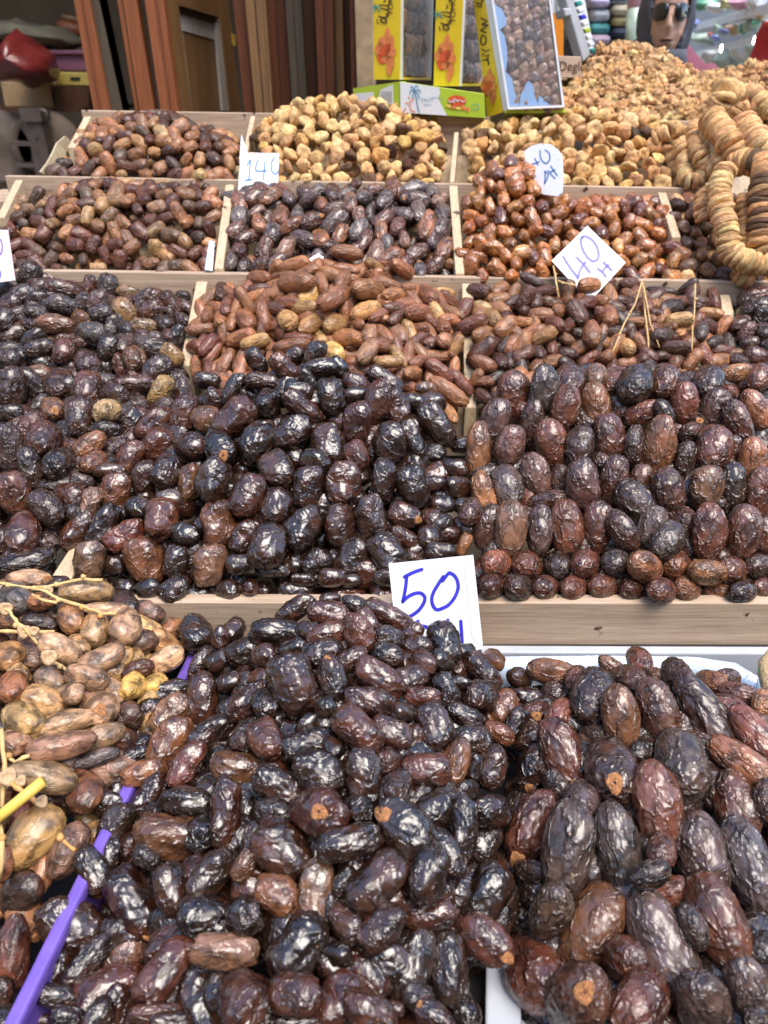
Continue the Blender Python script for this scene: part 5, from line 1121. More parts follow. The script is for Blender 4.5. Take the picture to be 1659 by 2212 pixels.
# thin plywood flap at the left of the top tray, plastic slips between bins
M['ply'] = wood('thin_ply', (.34, .27, .16), (.50, .42, .27), 2, 1.2)
pts = [(575, 1225), (500, 1290), (460, 1380), (410, 1470), (350, 1548)]
V = []
for k, (x, y) in enumerate(pts):
    p = PT(x, y, (0, 0), 2.765, 1.25-.012*k); V += [p, p+Vector((.028, .05, -.045)), p+Vector((.028, .05, -.045))+Vector((.003, 0, 0)), p+Vector((.003, 0, .0))]
F = [(4*i+a, 4*i+(a+1) % 4, 4*i+4+(a+1) % 4, 4*i+4+a) for i in range(4) for a in range(4)]+[(0, 1, 2, 3)[::-1], (16, 17, 18, 19)]
o = mesh_obj('plywood_flap', V, F, M['ply']); tag(o, 'curved thin plywood flap at the left end of the top bin', 'flap')
for lb, q in (('folded pale plastic slip at the end of the dusty brown bin', [(442, 583, 1.10), (452, 520, 1.12), (462, 522, 1.12), (458, 585, 1.10)]), ('pale plastic slip beside the 140 card', [(517, 352, 1.20), (521, 292, 1.215), (533, 330, 1.21), (530, 370, 1.20)])):
    V = [P(*c) for c in q]; V += [v+Vector((.001, .001, 0)) for v in V]
    o = mesh_obj('plastic_slip', V, HEXF, M['liner']); tag(o, lb, 'plastic slip')

# ------------------------------------------------------------------ date boxes
M['box_yellow'] = simple('box_yellow', (.78, .55, .02), .4, 30, .06, .1, coat=.15)
M['box_lime'] = simple('box_lime', (.42, .56, .04), .4, 30, .08, .1); M['white_paper'] = simple('white_paper', (.72, .74, .76), .5, 30, .05, .1)
M['print_red'] = simple('print_red', (.62, .09, .025), .5, 90, .25); M['print_orange'] = simple('print_orange', (.75, .22, .07), .5, 90, .2)
M['print_brown'] = simple('print_brown', (.10, .05, .02), .5); M['print_teal'] = simple('print_teal', (.03, .30, .26), .5); M['blue_lining'] = simple('blue_lining', (.30, .50, .80), .4, 20, .08)
M['print_blue'] = simple('print_blue', (.16, .34, .48), .5); M['wrap'] = clear_mat('box_wrap', (.5, .5, .55), .07, .05, .12)
Z1 = (1140, 0, 2.183)
def yellow_box(label, Yc, corner_x, yx0, bot, x_right, yaw, depth, height, tilt=0.0):
    """cuboid: nearest upright edge at corner_x, yellow narrow face to its left, window face to its right"""
    c0 = uplane(Yc, Z1).px(*bot)
    a = math.radians(yaw); e1 = Vector((-math.cos(a), math.sin(a), 0)); e2 = Vector((math.sin(a), math.cos(a), 0)); up = Vector((math.sin(tilt), .0, math.cos(tilt)))
    # width of the yellow face so that its far edge lands on yx0
    pf = Pl(c0, e1.cross(Vector((0, 0, 1))), Z1); w1 = (pf.px(yx0, bot[1])-c0).dot(e1)
    ps = Pl(c0, e2.cross(Vector((0, 0, 1))), Z1); w2 = min(depth, (ps.px(x_right, bot[1])-c0).dot(e2)) if x_right else depth
    root = empty('date_box', c0, label, 'date box', 'cartons of dates on the ledge')
    A0, B0 = c0+e1*w1, c0+e2*w2; C0 = A0+e2*w2
    h = up*height; t = .003
    # yellow narrow face, back, far narrow face, bottom, and the window face frame
    hexa([A0, c0, c0+e2*t, A0+e2*t, A0+h, c0+h, c0+e2*t+h, A0+e2*t+h], 'printed_side', M['box_yellow'], root)
    hexa([A0+e2*t, A0+e2*w2, A0+e2*w2-e1*t, A0+e2*t-e1*t]+[p+h for p in (A0+e2*t, A0+e2*w2, A0+e2*w2-e1*t, A0+e2*t-e1*t)], 'back_panel', M['box_yellow'], root)
    hexa([A0+e2*(w2-t)-e1*t, B0-e2*t, B0, C0-e1*t]+[p+h for p in (A0+e2*(w2-t)-e1*t, B0-e2*t, B0, C0-e1*t)], 'end_panel', M['white_paper'], root)
    hexa([A0+e2*t-e1*t, c0+e2*t, c0+e2*(w2-t), A0+e2*(w2-t)-e1*t]+[p+up*.004 for p in (A0+e2*t-e1*t, c0+e2*t, c0+e2*(w2-t), A0+e2*(w2-t)-e1*t)], 'base_panel', M['box_yellow'], root)
    fw = .011; q0 = c0-e1*.0006+e2*t
    hexa([q0, q0+e2*fw, q0+e2*fw+e1*t, q0+e1*t]+[p+h for p in (q0, q0+e2*fw, q0+e2*fw+e1*t, q0+e1*t)], 'window_edge', M['white_paper'], root)
    wpts = [c0+e2*(t+fw)+up*.006, c0+e2*(w2-t)+up*.006]
    hexa([wpts[0], wpts[1], wpts[1]+e1*.0006, wpts[0]+e1*.0006]+[p+h for p in (wpts[0], wpts[1], wpts[1]+e1*.0006, wpts[0]+e1*.0006)], 'clear_window', M['wrap'], root)
    nx, nz = max(2, int(w2/.028)), int(min(height, .30)/.034); inv = Vector(root.location)
    for i in range(nx):
        for j in range(nz):
            me = VAR['dusty'][0][random.randrange(8)][0]; d = bpy.data.objects.new('packed_date', me); link(d, root)
            pos = c0+e2*(.02+(w2-.03)*(i+.5)/nx)+e1*.012+up*(.02+.034*j+random.uniform(-.004, .004))
            R = Matrix((up+e2*random.uniform(-.3, .3), e2, e1)).transposed(); R = R.to_3x3(); R.normalize()
            m = R.to_4x4() @ Matrix.Diagonal((.036, .026, .02, 1)); m.translation = pos-inv; d.matrix_local = m
            d.color = (*(tone(['d', 'yd', 'od', 'go'][random.randrange(4)], .15)*1.5), 1)
    return root, pf, ps
b1, f1, s1 = yellow_box('leftmost yellow date carton with a red date picture, by the plaster wall', 1.50, 350, 168, (350, 566), 575, 24, .16, .34)
b2, f2, s2 = yellow_box('middle yellow date carton standing on the green box', 1.475, 770, 592, (772, 612), 1000, 24, .15, .34)
def bunch(pl, cx, cy, s, root, rot=0):
    for dx, dy, rx, ry, a in ((5, -85, 13, 34, 8), (-22, -40, 20, 30, 10), (20, -50, 22, 32, -8), (-38, -10, 20, 32, 20), (-5, 0, 24, 36, 40), (25, 5, 24, 32, -30), (-28, 45, 20, 32, -15), (22, 60, 20, 46, -8), (0, 40, 22, 30, 20), (15, 105, 13, 34, -5)):
        q = rot; x = dx*math.cos(q)-dy*math.sin(q); y = dx*math.sin(q)+dy*math.cos(q)
        pl.ellipse(cx+x*s, cy+y*s, rx*s*1.1, ry*s*1.1, a+math.degrees(q), 'printed_date', M['print_red' if (dx+dy) % 2 else 'print_orange'], root, .0008+.00012*((dx+dy+200) % 7))
def arabic(pl, x, y, root, s=1.0):
    """the visible brown lettering running up the narrow side, with the teal palm beside it"""
    T = lambda pts: [(x+a*s, y+b*s) for a, b in pts]
    for w, pts in ((11, [(70, -75), (85, -115), (80, -160), (60, -180)]), (9, [(10, -85), (62, -80), (75, -62), (60, -50)]), (9, [(20, -62), (70, -45), (78, -25), (55, -20)]), (11, [(5, -5), (45, 10), (60, 35), (40, 42), (20, 30), (28, 8), (60, 0), (72, -20)]),
                   (8, [(-10, 22), (-6, 30)]), (8, [(-4, 38), (0, 46)]), (8, [(40, -110), (52, -120), (46, -135)]), (7, [(62, -205), (66, -150)])):
        pl.stroke(T(pts), w*s, 'lettering', M['print_brown'], root, .0011)
    for a in (0, 50, 105, 160, 215, 265, 320):
        r = math.radians(a); pl.stroke([(x-18*s, y-65*s), (x+(-18+20*math.cos(r))*s, y+(-65+18*math.sin(r)-6)*s), (x+(-18+34*math.cos(r))*s, y+(-65+32*math.sin(r))*s)], 6*s, 'palm_print', M['print_teal'], root, .0011)
    pl.stroke([(x-18*s, y-65*s), (x+20*s, y-40*s)], 5*s, 'palm_print', M['print_teal'], root, .0011)
def side_text(pl, txt, x, y, size, root, rot_extra=0, name='lettering', mat='print_brown'):
    cu = bpy.data.curves.new(name, 'FONT'); cu.body = txt; cu.size = size; cu.extrude = .0001
    tmp = bpy.data.objects.new(name, cu); COL.objects.link(tmp); dg = bpy.context.evaluated_depsgraph_get(); dg.update()
    me = bpy.data.meshes.new_from_object(tmp.evaluated_get(dg)); bpy.data.objects.remove(tmp); me.materials.clear(); me.materials.append(M[mat])
    o = bpy.data.objects.new(name, me)
    p = pl.px(x, y, .0012); u = (pl.px(x, y-20)-pl.px(x, y)).normalized(); n = -pl.back(); right = u
    if rot_extra: right = (pl.px(x+20, y)-pl.px(x, y)).normalized()
    upv = n.cross(right).normalized()
    m = Matrix((right, upv, n)).transposed().to_4x4(); m.translation = p
    link(o, root); pl_ = root; off = Vector((0, 0, 0))
    while pl_ is not None: off = off+Vector(pl_.location); pl_ = pl_.parent
    m.translation = p-off; o.matrix_local = m; return o
bunch(f1, 255, 355, 1.3, b1); arabic(f1, 198, 120, b1); side_text(f1, 'TOMOR AL WAHA', 303, 108, .0125, b1)
bunch(f2, 680, 400, 1.3, b2); arabic(f2, 640, 170, b2); side_text(f2, 'TOMOR AL WAHA', 747, 164, .0125, b2)
# corrugated ribs across the yellow face
# third carton: big, tilted, open window towards the lane
q3 = Pl(uplane(1.42, Z1).px(1120, 770), (-.12, -1, .22), Z1); ps3 = Pl(q3.px(1120, 770), (.93, .30, .05), Z1)
b3 = empty('date_box', q3.px(1120, 780), 'big tilted open date carton with torn blue lining', 'date box', 'cartons of dates on the ledge')
pf3 = plane3(q3.px(1120, 775), q3.px(1005, -40), uplane(1.47, Z1).px(975, 835), Z1)
pf3.quad([(868, -60), (948, -60), (1085, 795), (975, 835)], .003, 'printed_side', M['box_yellow'], b3)
pf3.quad([(950, -60), (1000, -60), (1122, 772), (1088, 792)], .003, 'inner_flap', M['white_paper'], b3)
q3.quad([(996, -60), (1012, -60), (1135, 765), (1120, 772)], .01, 'frame_edge', M['white_paper'], b3, .002)
q3.quad([(1405, -60), (1418, -60), (1523, 755), (1508, 758)], .06, 'frame_edge', M['white_paper'], b3, .002)
q3.quad([(1120, 755), (1515, 745), (1523, 762), (1122, 777)], .06, 'bottom_edge', M['white_paper'], b3, .004)
q3.quad([(1100, 780), (1520, 768), (1530, 800), (1100, 800)], .08, 'green_base', M['box_lime'], b3, -.004)
q3.quad([(1012, -60), (1405, -60), (1510, 750), (1132, 762)], .004, 'back_sheet', M['dark_wood'], b3, -.045)
lin = [[(1013, 0), (1040, 40), (1075, 60), (1110, 135), (1110, 180), (1065, 210), (1098, 260), (1112, 330), (1120, 420), (1105, 510), (1150, 560), (1165, 640), (1200, 750), (1132, 762)],
       [(1200, 752), (1215, 660), (1235, 640), (1250, 590), (1275, 575), (1305, 620), (1310, 680), (1340, 748)], [(1335, 748), (1340, 680), (1360, 690), (1390, 725), (1420, 745)]]
for k, l3 in enumerate(lin): q3.poly(l3, 'blue_lining', M['blue_lining'], b3, .001-.0)
for j in range(11):
    y = -60+j*78
    for i in range(5):
        t = (y+60)/820; x0, x1 = 1045+t*105, 1395+t*105
        x = x0+(x1-x0)*(i+.5)/5+random.uniform(-8, 8); me = VAR['gold'][0][random.randrange(8)][0]; d = bpy.data.objects.new('packed_date', me); link(d, b3)
        p = q3.px(x, y+random.uniform(-8, 8)+20*(i % 2), -.010); n = -q3.back(); a = random.uniform(-.5, .5); u = (q3.px(x+50, y)-q3.px(x, y)).normalized(); v = n.cross(u)
        X = v*math.cos(a)+u*math.sin(a); Y = n.cross(X); m = Matrix((X, Y, n)).transposed().to_4x4() @ Matrix.Diagonal((.031, .0245, .022, 1)); m.translation = p-Vector(b3.location); d.matrix_local = m
        d.color = (*(tone(['y', 'yp', 'yo', 'yp'][random.randrange(4)], .15)*2.2), 1)
o = q3.quad([(1012, -60), (1405, -60), (1510, 750), (1132, 762)], .0006, 'clear_window', M['wrap'], b3, .004)
bunch(pf3, 985, 610, 1.0, b3, -.05)
for w, st in ((9, [(930, 130), (968, 150), (935, 175), (975, 180), (930, 215), (965, 232)]), (8, [(935, 250), (925, 290), (940, 320), (962, 300), (960, 262), (938, 250)]), (8, [(935, 350), (962, 365), (985, 352)]), (7, [(950, 380), (935, 395)]), (7, [(955, 400), (985, 390)]), (9, [(940, 430), (975, 425), (982, 460)]), (7, [(978, 400), (972, 435)])):
    pf3.stroke(st, w, 'pen_stroke', M['black_ink'], b3, .0012)
arabic(pf3, 890, 20, b3, .7)
# green carton lying under them
pg = uplane(1.44, Z1); gb = empty('date_box', pg.px(600, 835), 'lime green and white carton with a palm print lying under the yellow cartons', 'date box', 'cartons of dates on the ledge')
pg.quad([(352, 578), (952, 665), (962, 842), (356, 802)], .10, 'carton', M['box_lime'], gb, 0, .001)
pgl = plane3(pg.px(352, 578), pg.px(356, 802), uplane(1.50, Z1).px(20, 720), Z1)
pgl.quad([(20, 628), (348, 580), (352, 802), (25, 760)], .02, 'carton_end', M['box_lime'], gb)
pgl.quad([(35, 665), (165, 655), (165, 730), (38, 740)], .001, 'label_patch', M['white_paper'], gb, .001); pgl.quad([(215, 640), (300, 600), (305, 740), (190, 740)], .001, 'label_patch', M['white_paper'], gb, .001)
for k in range(7): pgl.stroke([(225+k*11, 650), (222+k*11, 730)], 3, 'small_print', M['print_brown'], gb, .0025)
pg.poly([(354, 582), (628, 622), (640, 660), (625, 700), (655, 760), (690, 822), (358, 799)], 'white_label', M['white_paper'], gb, .001)
for st in ([(458, 650), (470, 700), (478, 750), (490, 800)], [(458, 650), (435, 640), (425, 665)], [(458, 650), (440, 615), (430, 620)], [(458, 648), (465, 610), (480, 612)], [(460, 650), (485, 635), (500, 655)], [(460, 652), (480, 665), (490, 700)], [(458, 652), (445, 675), (448, 700)]): pg.stroke(st, 9, 'palm_print', M['print_blue'], gb, .0018)
for st in ([(415, 740), (430, 720), (450, 710)], [(425, 745), (430, 780), (460, 795)], [(380, 790), (395, 770)], [(395, 730), (408, 735)], [(415, 690), (425, 700)]): pg.stroke(st, 8, 'sun_print', M['print_orange'], gb, .0018)
for st in ([(505, 690), (515, 715), (505, 725)], [(520, 705), (535, 700), (530, 720), (545, 705), (550, 725)], [(560, 690), (565, 720)], [(570, 700), (590, 695), (578, 715)], [(590, 690), (640, 700), (665, 715)], [(525, 735), (535, 750), (545, 735)], [(550, 745), (575, 742)]): pg.stroke(st, 3.5, 'script_lettering', M['print_blue'], gb, .0018)
pg.ellipse(760, 715, 66, 38, 6, 'red_oval', M['print_red'], gb, .0012)
for st in ([(700, 715), (712, 728), (726, 712), (730, 728)], [(742, 700), (740, 728)], [(752, 705), (762, 722), (775, 708)], [(785, 712), (800, 724), (815, 716)]): pg.stroke(st, 6, 'oval_lettering', M['white_paper'], gb, .0022)
for cx, cy, a in ((700, 752, 20), (735, 762, -10), (770, 768, 10), (805, 765, 60), (835, 775, 70)): pg.ellipse(cx, cy, 20, 12, a, 'printed_fruit', M['print_orange' if cx % 2 else 'straw'], gb, .0016)
pg.stroke([(860, 750), (900, 740), (912, 765), (890, 780), (860, 772)], 5, 'leaf_print', M['print_teal'], gb, .0016)
# things right of the cartons
Z2 = (1800, 0, 2.37)
M['orange_panel'] = simple('orange_panel', (.85, .28, .02), .4, 10, .05); M['deglet_box'] = simple('deglet_box', (.60, .44, .33), .6, 20, .08)
po = uplane(1.95, Z2); ob = empty('display_board', po.px(40, 430), 'orange and white printed display board behind the cartons', 'board')
po.quad([(-40, 100), (82, 100), (80, 440), (-40, 440)], .02, 'orange_part', M['orange_panel'], ob); po.quad([(-40, -120), (68, -120), (64, 99), (-40, 99)], .02, 'white_part', M['white_paper'], ob)
for k in range(3): po.stroke([(18+k*10, -30), (18+k*10, 85)], 4, 'small_print', M['grey_metal'], ob, .001)
pdg = uplane(1.62, Z2); db = empty('carton', pdg.px(140, 560), 'beige carton with brown lettering beside the walnuts', 'carton')
pdg.quad([(40, 432), (215, 436), (228, 600), (60, 600)], .05, 'carton_body', M['deglet_box'], db, 0, .001)
side_text(pdg, 'Deglet', 40, 545, .0215, db, 1)
fr = empty('white_frame', uplane(1.75, Z2).px(240, 450), 'leaning white plastic framed tray of small packets behind the walnuts', 'tray')
pfm = Pl(uplane(1.75, Z2).px(240, 450), (.35, -1, .12), Z2)
pfm.quad([(78, -60), (140, -60), (300, 420), (235, 480)], .03, 'frame_bar', M['white_plastic'], fr, 0, .003)
pfm.quad([(78, 60), (140, 60), (150, 120), (95, 130)], .034, 'frame_corner', M['white_plastic'], fr, .002, .003)
pfm.quad([(140, -60), (235, -60), (320, 400), (290, 420)], .004, 'tray_back', M['white_paper'], fr, -.02)
pk = ['white_paper', 'print_teal', 'white_paper', 'ink', 'white_paper', 'box_lime', 'white_paper']
for k in range(9):
    x = 185+k*16; y = -40+k*52; pfm.quad([(x-25, y), (x+15, y-12), (x+35, y+22), (x-8, y+36)], .012, 'packet', M[pk[k % 7]], fr, .003, .002)

# ------------------------------------------------------------------ bright shop at the right
M['shop_wall'] = simple('shop_wall', (.55, .58, .60), .6, 5, .1); M['shelf_white'] = simple('shelf_white', (.70, .72, .72), .35)
o = box((2.6, 5.3, 1.5), (4.0, .06, 3.0), 'shop_back_wall', M['shop_wall']); tag(o, 'pale back wall of the bright shop', 'wall')
cols = {'steel': (.35, .40, .45), 'lilac': (.45, .42, .62), 'teal_cloth': (.05, .26, .28), 'mauve_cloth': (.45, .35, .45), 'cream_cloth': (.50, .47, .36), 'navy_cloth': (.03, .04, .09), 'gold_cloth': (.38, .33, .16), 'grey_cloth': (.20, .23, .24),
        'green_foil': (.10, .34, .20), 'white_foil': (.72, .75, .76), 'yellow_foil': (.58, .58, .25), 'pink_foil': (.68, .36, .45), 'blue_foil': (.20, .24, .55), 'red_foil': (.55, .15, .12), 'pale_green': (.40, .52, .44), 'orange_foil': (.60, .38, .20)}
for k, v in cols.items(): M[k] = simple(k, v, .3 if 'foil' in k or k in ('steel', 'pale_green') else .7, 25, .3, .8, coat=.3 if 'foil' in k else 0)
def stack(label, x0, x1, items, Y):
    pl = uplane(Y, Z2); root = empty('cloth_stack', Vector((pl.px((x0+x1)/2, 300).x, Y, 0)), label, 'cloth stack', 'stacks of folded cloth in the shop')
    for y0, y1, mt in items: pl.quad([(x0+random.uniform(-4, 4), y0+2), (x1+random.uniform(-4, 4), y0+2), (x1, y1-2), (x0, y1-2)], .3, 'folded_cloth', M[mt], root, random.uniform(0, .02), .02)
    return root
stack('stack of pale grey, teal and mauve folded cloth left of the woman', 290, 450, [(-120, -40, 'grey_cloth'), (-40, 60, 'lilac'), (60, 170, 'steel'), (170, 265, 'teal_cloth'), (265, 345, 'mauve_cloth'), (345, 430, 'lilac'), (430, 560, 'grey_cloth')], 3.6)
stack('stack of cream, gold and dark folded cloth just left of the woman', 458, 612, [(-120, 0, 'grey_cloth'), (0, 30, 'steel'), (30, 120, 'cream_cloth'), (120, 205, 'gold_cloth'), (205, 300, 'navy_cloth'), (300, 420, 'gold_cloth'), (420, 560, 'navy_cloth')], 3.6)
stack('stack of dim grey and dark cloth beside the white frame', 150, 285, [(-120, 30, 'navy_cloth'), (30, 180, 'steel'), (180, 300, 'grey_cloth'), (300, 560, 'navy_cloth')], 3.7)
pr = uplane(3.5, Z2); rr = empty('fabric_roll', Vector((pr.px(620, 300).x, 3.5, 0)), 'upright roll of pink and pale green striped fabric beside the woman', 'fabric roll')
tube([pr.px(640, -200), pr.px(632, 60)], .03, 'roll_top', M['pink_foil'], rr, 14); tube([pr.px(632, 62), pr.px(600, 480)], .03, 'roll_body', M['pale_green'], rr, 14)
o = uplane(3.9, Z2).quad([(610, -200), (760, -200), (760, 700), (640, 700)], .1, 'shop_post', M['shelf_white'], None); tag(o, 'white post of the shop behind the woman', 'post')
# right-hand shelving, receding to the left
def shelf(label, l, r, th, Yl, Yr):
    a, b = uplane(Yl, Z2).px(*l), uplane(Yr, Z2).px(*r); o = board(a, b+(b-a)*.25, (.15, .42, 0), (0, 0, -th), 'shop_shelf', M['shelf_white'], None, .003); return tag(o, label, 'shelf', 'white shelves of the bright shop')
shelf('lower white shelf of the bright shop with hanging lamps under it', (1100, 395), (1659, 245), .05, 4.2, 2.9)
shelf('upper white shelf of the bright shop above the foil bags', (1120, 175), (1659, 20), .03, 4.2, 2.9)
o = mesh_obj('shelf_back', [uplane(4.6, Z2).px(1000, 700), uplane(3.6, Z2).px(1900, 700), uplane(3.6, Z2).px(1900, -500), uplane(4.6, Z2).px(1000, -500)], [(0, 1, 2, 3)], M['shop_wall']); sm_ = o.modifiers.new('thick', 'SOLIDIFY'); sm_.thickness = .02
tag(o, 'pale green panel behind the shop shelves', 'panel')
bags = [('green_foil', 1180, 40, 90, 3.6), ('blue_foil', 1075, 190, 60, 3.7), ('white_foil', 1260, 60, 70, 3.4), ('yellow_foil', 1350, 45, 70, 3.3), ('pink_foil', 1450, 20, 90, 3.2), ('white_foil', 1560, -10, 90, 3.1), ('pale_green', 1150, 300, 90, 3.8), ('red_foil', 1205, 275, 26, 3.6),
        ('blue_foil', 1265, 285, 34, 3.5), ('pale_green', 1290, 240, 80, 3.6), ('orange_foil', 1400, 225, 70, 3.4), ('green_foil', 1470, 215, 60, 3.3), ('blue_foil', 1320, 235, 40, 3.3), ('pale_green', 1560, 190, 100, 3.2), ('orange_foil', 1605, 130, 34, 3.0), ('green_foil', 1565, 170, 30, 3.0),
        ('white_foil', 1240, 440, 110, 3.5), ('pale_green', 1360, 470, 120, 3.4), ('white_foil', 1480, 430, 120, 3.2), ('green_foil', 1400, 530, 60, 3.2), ('pale_green', 1590, 420, 120, 3.0), ('steel', 1020, 280, 70, 3.9), ('lilac', 1080, 60, 60, 3.9), ('navy_cloth', 1050, -20, 60, 3.9)]
nm_ = {'green_foil': 'shiny green', 'blue_foil': 'violet blue', 'white_foil': 'silvery white', 'yellow_foil': 'bright yellow', 'pink_foil': 'rosy pink', 'pale_green': 'translucent pale green', 'red_foil': 'bright red', 'orange_foil': 'orange', 'steel': 'grey', 'lilac': 'lilac', 'navy_cloth': 'dark'}
seen_ = {}
for i, (mt, x, y, r, Y) in enumerate(bags):
    out = [(x+r*(.9+.25*math.sin(i*3+k*2.1))*math.cos(k*math.pi/4)*1.1, y+r*(.8+.25*math.cos(i*2+k*1.7))*math.sin(k*math.pi/4)*.8) for k in range(8)]
    row = 'upper' if y < 120 else 'middle' if y < 330 else 'lowest'; side_ = 'beside the woman' if x < 1170 else 'left of centre' if x < 1300 else 'near the middle' if x < 1430 else 'right of centre' if x < 1540 else 'by the right edge'
    o = lump('wrapped_bag', out, Y, r/2.37*.6636*Y/1597*1.4, M[mt], f'{nm_[mt]} wrapped bag, {row} row of the shop shelves, {side_}', 'bag', .012, Z2); o['group'] = 'wrapped bags on the shop shelves'
for x, y, lb in ((1297, 380, 'left'), (1553, 315, 'right')):
    M['bulb'] = M.get('bulb') or bpy.data.materials.new('bulb'); m = M['bulb']; m.use_nodes = True; m.node_tree.nodes['Principled BSDF'].inputs['Emission Color'].default_value = (1, .93, .8, 1); m.node_tree.nodes['Principled BSDF'].inputs['Emission Strength'].default_value = 5
    c = uplane(3.0, Z2).px(x, y); o = tube([c+Vector((0, 0, .014)), c+Vector((0, 0, .009)), c, c-Vector((0, 0, .007)), c-Vector((0, 0, .009))], [.002, .0035, .0045, .0035, .0015], 'light_bulb', m, None, 10); tag(o, f'small lit bulb under the lower shelf, {lb} one', 'bulb', 'bulbs under the lower shop shelf')
lump('red_bag', [(1650, 170), (1760, 120), (1800, 560), (1600, 560), (1560, 510), (1600, 430), (1640, 300)], 2.2, .15, simple('red_cloth', (.50, .02, .02), .6, 30), 'bright red cloth bag at the right edge above the walnuts', 'bag', .02, Z2)
# hessian sack edge by the white tray
M['hessian'] = simple('hessian', (.48, .34, .18), .9, 500, .25, 1)
q = [P(*c) for c in ((1690, 1408, .72), (1668, 1418, .715), (1656, 1434, .712), (1655, 1455, .71), (1660, 1480, .705), (1668, 1510, .70))]
sk = tube(q, [.005, .007, .0075, .0075, .007, .005], 'hessian_roll', M['hessian'], None, 10); tag(sk, 'rolled hessian sack rim at the right edge of the white tray', 'sack')
gbx = hexa([P(1640, 1462, .71), P(1672, 1470, .71), P(1672, 1470, .73), P(1640, 1462, .73), P(1636, 1446, .71), P(1672, 1450, .71), P(1672, 1450, .73), P(1636, 1446, .73)], 'green_ribbon', simple('green_ribbon', (.02, .22, .14), .5)); tag(gbx, 'scrap of green plastic under the hessian rim', 'scrap')

# ------------------------------------------------------------------ the woman behind the walnuts
M['skin'] = simple('skin', (.60, .36, .25), .5, 60, .08, .1); M['lip'] = simple('lip', (.40, .18, .14), .45)
M['hijab'] = simple('hijab', (.075, .082, .10), .8, 50, .12, .4); M['coat'] = simple('coat', (.20, .05, .08), .75, 40, .12, .3); M['glass_black'] = simple('glass_black', (.008, .008, .01), .08, 5, .1, 0, coat=.5)
YW = 2.55; HC = uplane(YW, Z2).px(878, 150); SCW = (uplane(YW, Z2).px(978, 150)-HC).x/100   # metres per tile unit
w_root = empty('person', (HC.x, YW, 0), 'person in grey headscarf, dark sunglasses and maroon coat behind the walnuts, mouth slightly open', 'person')
TW = math.radians(-12)
def rotz(v, c): x, y = v[0]-c[0], v[1]-c[1]; return Vector((c[0]+x*math.cos(TW)-y*math.sin(TW), c[1]+x*math.sin(TW)+y*math.cos(TW), v[2]))
hw, hd, hh = .055, .082, .112
def g(x, s): return math.exp(-(x/s)**2)
rings = []
# z relative to the head centre, half width, half depth, centre y offset
prof = [(-1.05, .15, .11, .09), (-.75, .15, .11, .09), (-.50, .15, .11, .09), (-.34, .15, .10, .09), (-.24, .14, .09, .09), (-.19, .10, .08, .085), (-.165, .08, .065, .06), (-.15, .062, .055, .045), (-.14, .052, .052, .03), (-.13, .052, .054, .016), (-.12, .055, .062, .006)]
V, F = [], []; NR = 44
def ring(z, rx, ry, oy, face=False):
    for k in range(NR):
        a = 2*math.pi*k/NR; x = math.sin(a)*rx; y = -math.cos(a)*ry; f = 0.0
        ang = math.atan2(math.sin(a), math.cos(a))         # 0 = front
        if face:
            zz = z/hh; X = math.sin(a)*rx
            f += .020*g(X, .009)*g(zz+.12, .20)*(1 if zz < .22 else .3)+.006*g(X, .016)*g(zz+.22, .09)   # nose
            f -= .010*(g(X-.025, .014)+g(X+.025, .014))*g(zz-.16, .14)                                    # eye sockets
            f += .006*(g(X-.035, .015)+g(X+.035, .015))*g(zz+.15, .2)                                     # cheekbones
            f += .005*g(X, .020)*g(zz+.43, .05)+.005*g(X, .018)*g(zz+.54, .05)-.006*g(X, .022)*g(zz+.485, .022)-.004*g(abs(X)-.024, .006)*g(zz+.46, .20)   # lips and the gap between
            f += .009*g(X, .020)*g(zz+.83, .12)+.004*g(X, .05)*g(zz-.42, .15)                             # chin, brow
            f -= .004*(g(X-.026, .007)+g(X+.026, .007))*g(zz+.38, .14)                                    # folds beside the mouth
            f *= max(0, math.cos(a))
        V.append(rotz((HC.x+x, YW+oy+y-f, HC.z+z), (HC.x, YW)))
for z, rx, ry, oy in prof: ring(z, rx, ry, oy)
zs = np.linspace(-.97, .985, 46)
for t in zs:
    s = math.sqrt(max(0, 1-t*t)); jaw = 1 if t > -.1 else 1-.16*((-.1-t)/.9)
    ring(t*hh, hw*s**.82*jaw, hd*s**.85*(1 if t > -.3 else 1-.10*((-.3-t)/.7)), -.004 if t < -.3 else 0, True)
n = len(V)//NR
for i in range(n-1):
    for k in range(NR): F.append((i*NR+k, i*NR+(k+1) % NR, (i+1)*NR+(k+1) % NR, (i+1)*NR+k))
F.append(tuple(range(NR))[::-1]); F.append(tuple((n-1)*NR+k for k in range(NR)))
mesh_obj('body', V, F, M['skin'], w_root, True)
def fp(x, zz, out=0):   # a point on the face
    z = zz*hh; t = zz; s = math.sqrt(max(0, 1-t*t)); rx, ry = hw*s**.82, hd*s**.85; c = max(-.99, min(.99, x/rx)); return rotz((HC.x+x, YW-ry*math.sqrt(1-c*c)-out, HC.z+z), (HC.x, YW))
# mouth
mouth = [fp(-.020, -.475, .006), fp(-.010, -.445, .0085), fp(0, -.45, .009), fp(.010, -.445, .0085), fp(.020, -.475, .006)]
tube(mouth, [.001, .0022, .0024, .0022, .001], 'upper_lip', M['lip'], w_root, 8); tube([fp(-.018, -.495, .005), fp(0, -.53, .0075), fp(.018, -.495, .005)], [.001, .003, .001], 'lower_lip', M['lip'], w_root, 8)
tube([fp(-.015, -.485, .0062), fp(0, -.488, .0085), fp(.015, -.485, .0062)], .0014, 'mouth_opening', M['glass_black'], w_root, 6)
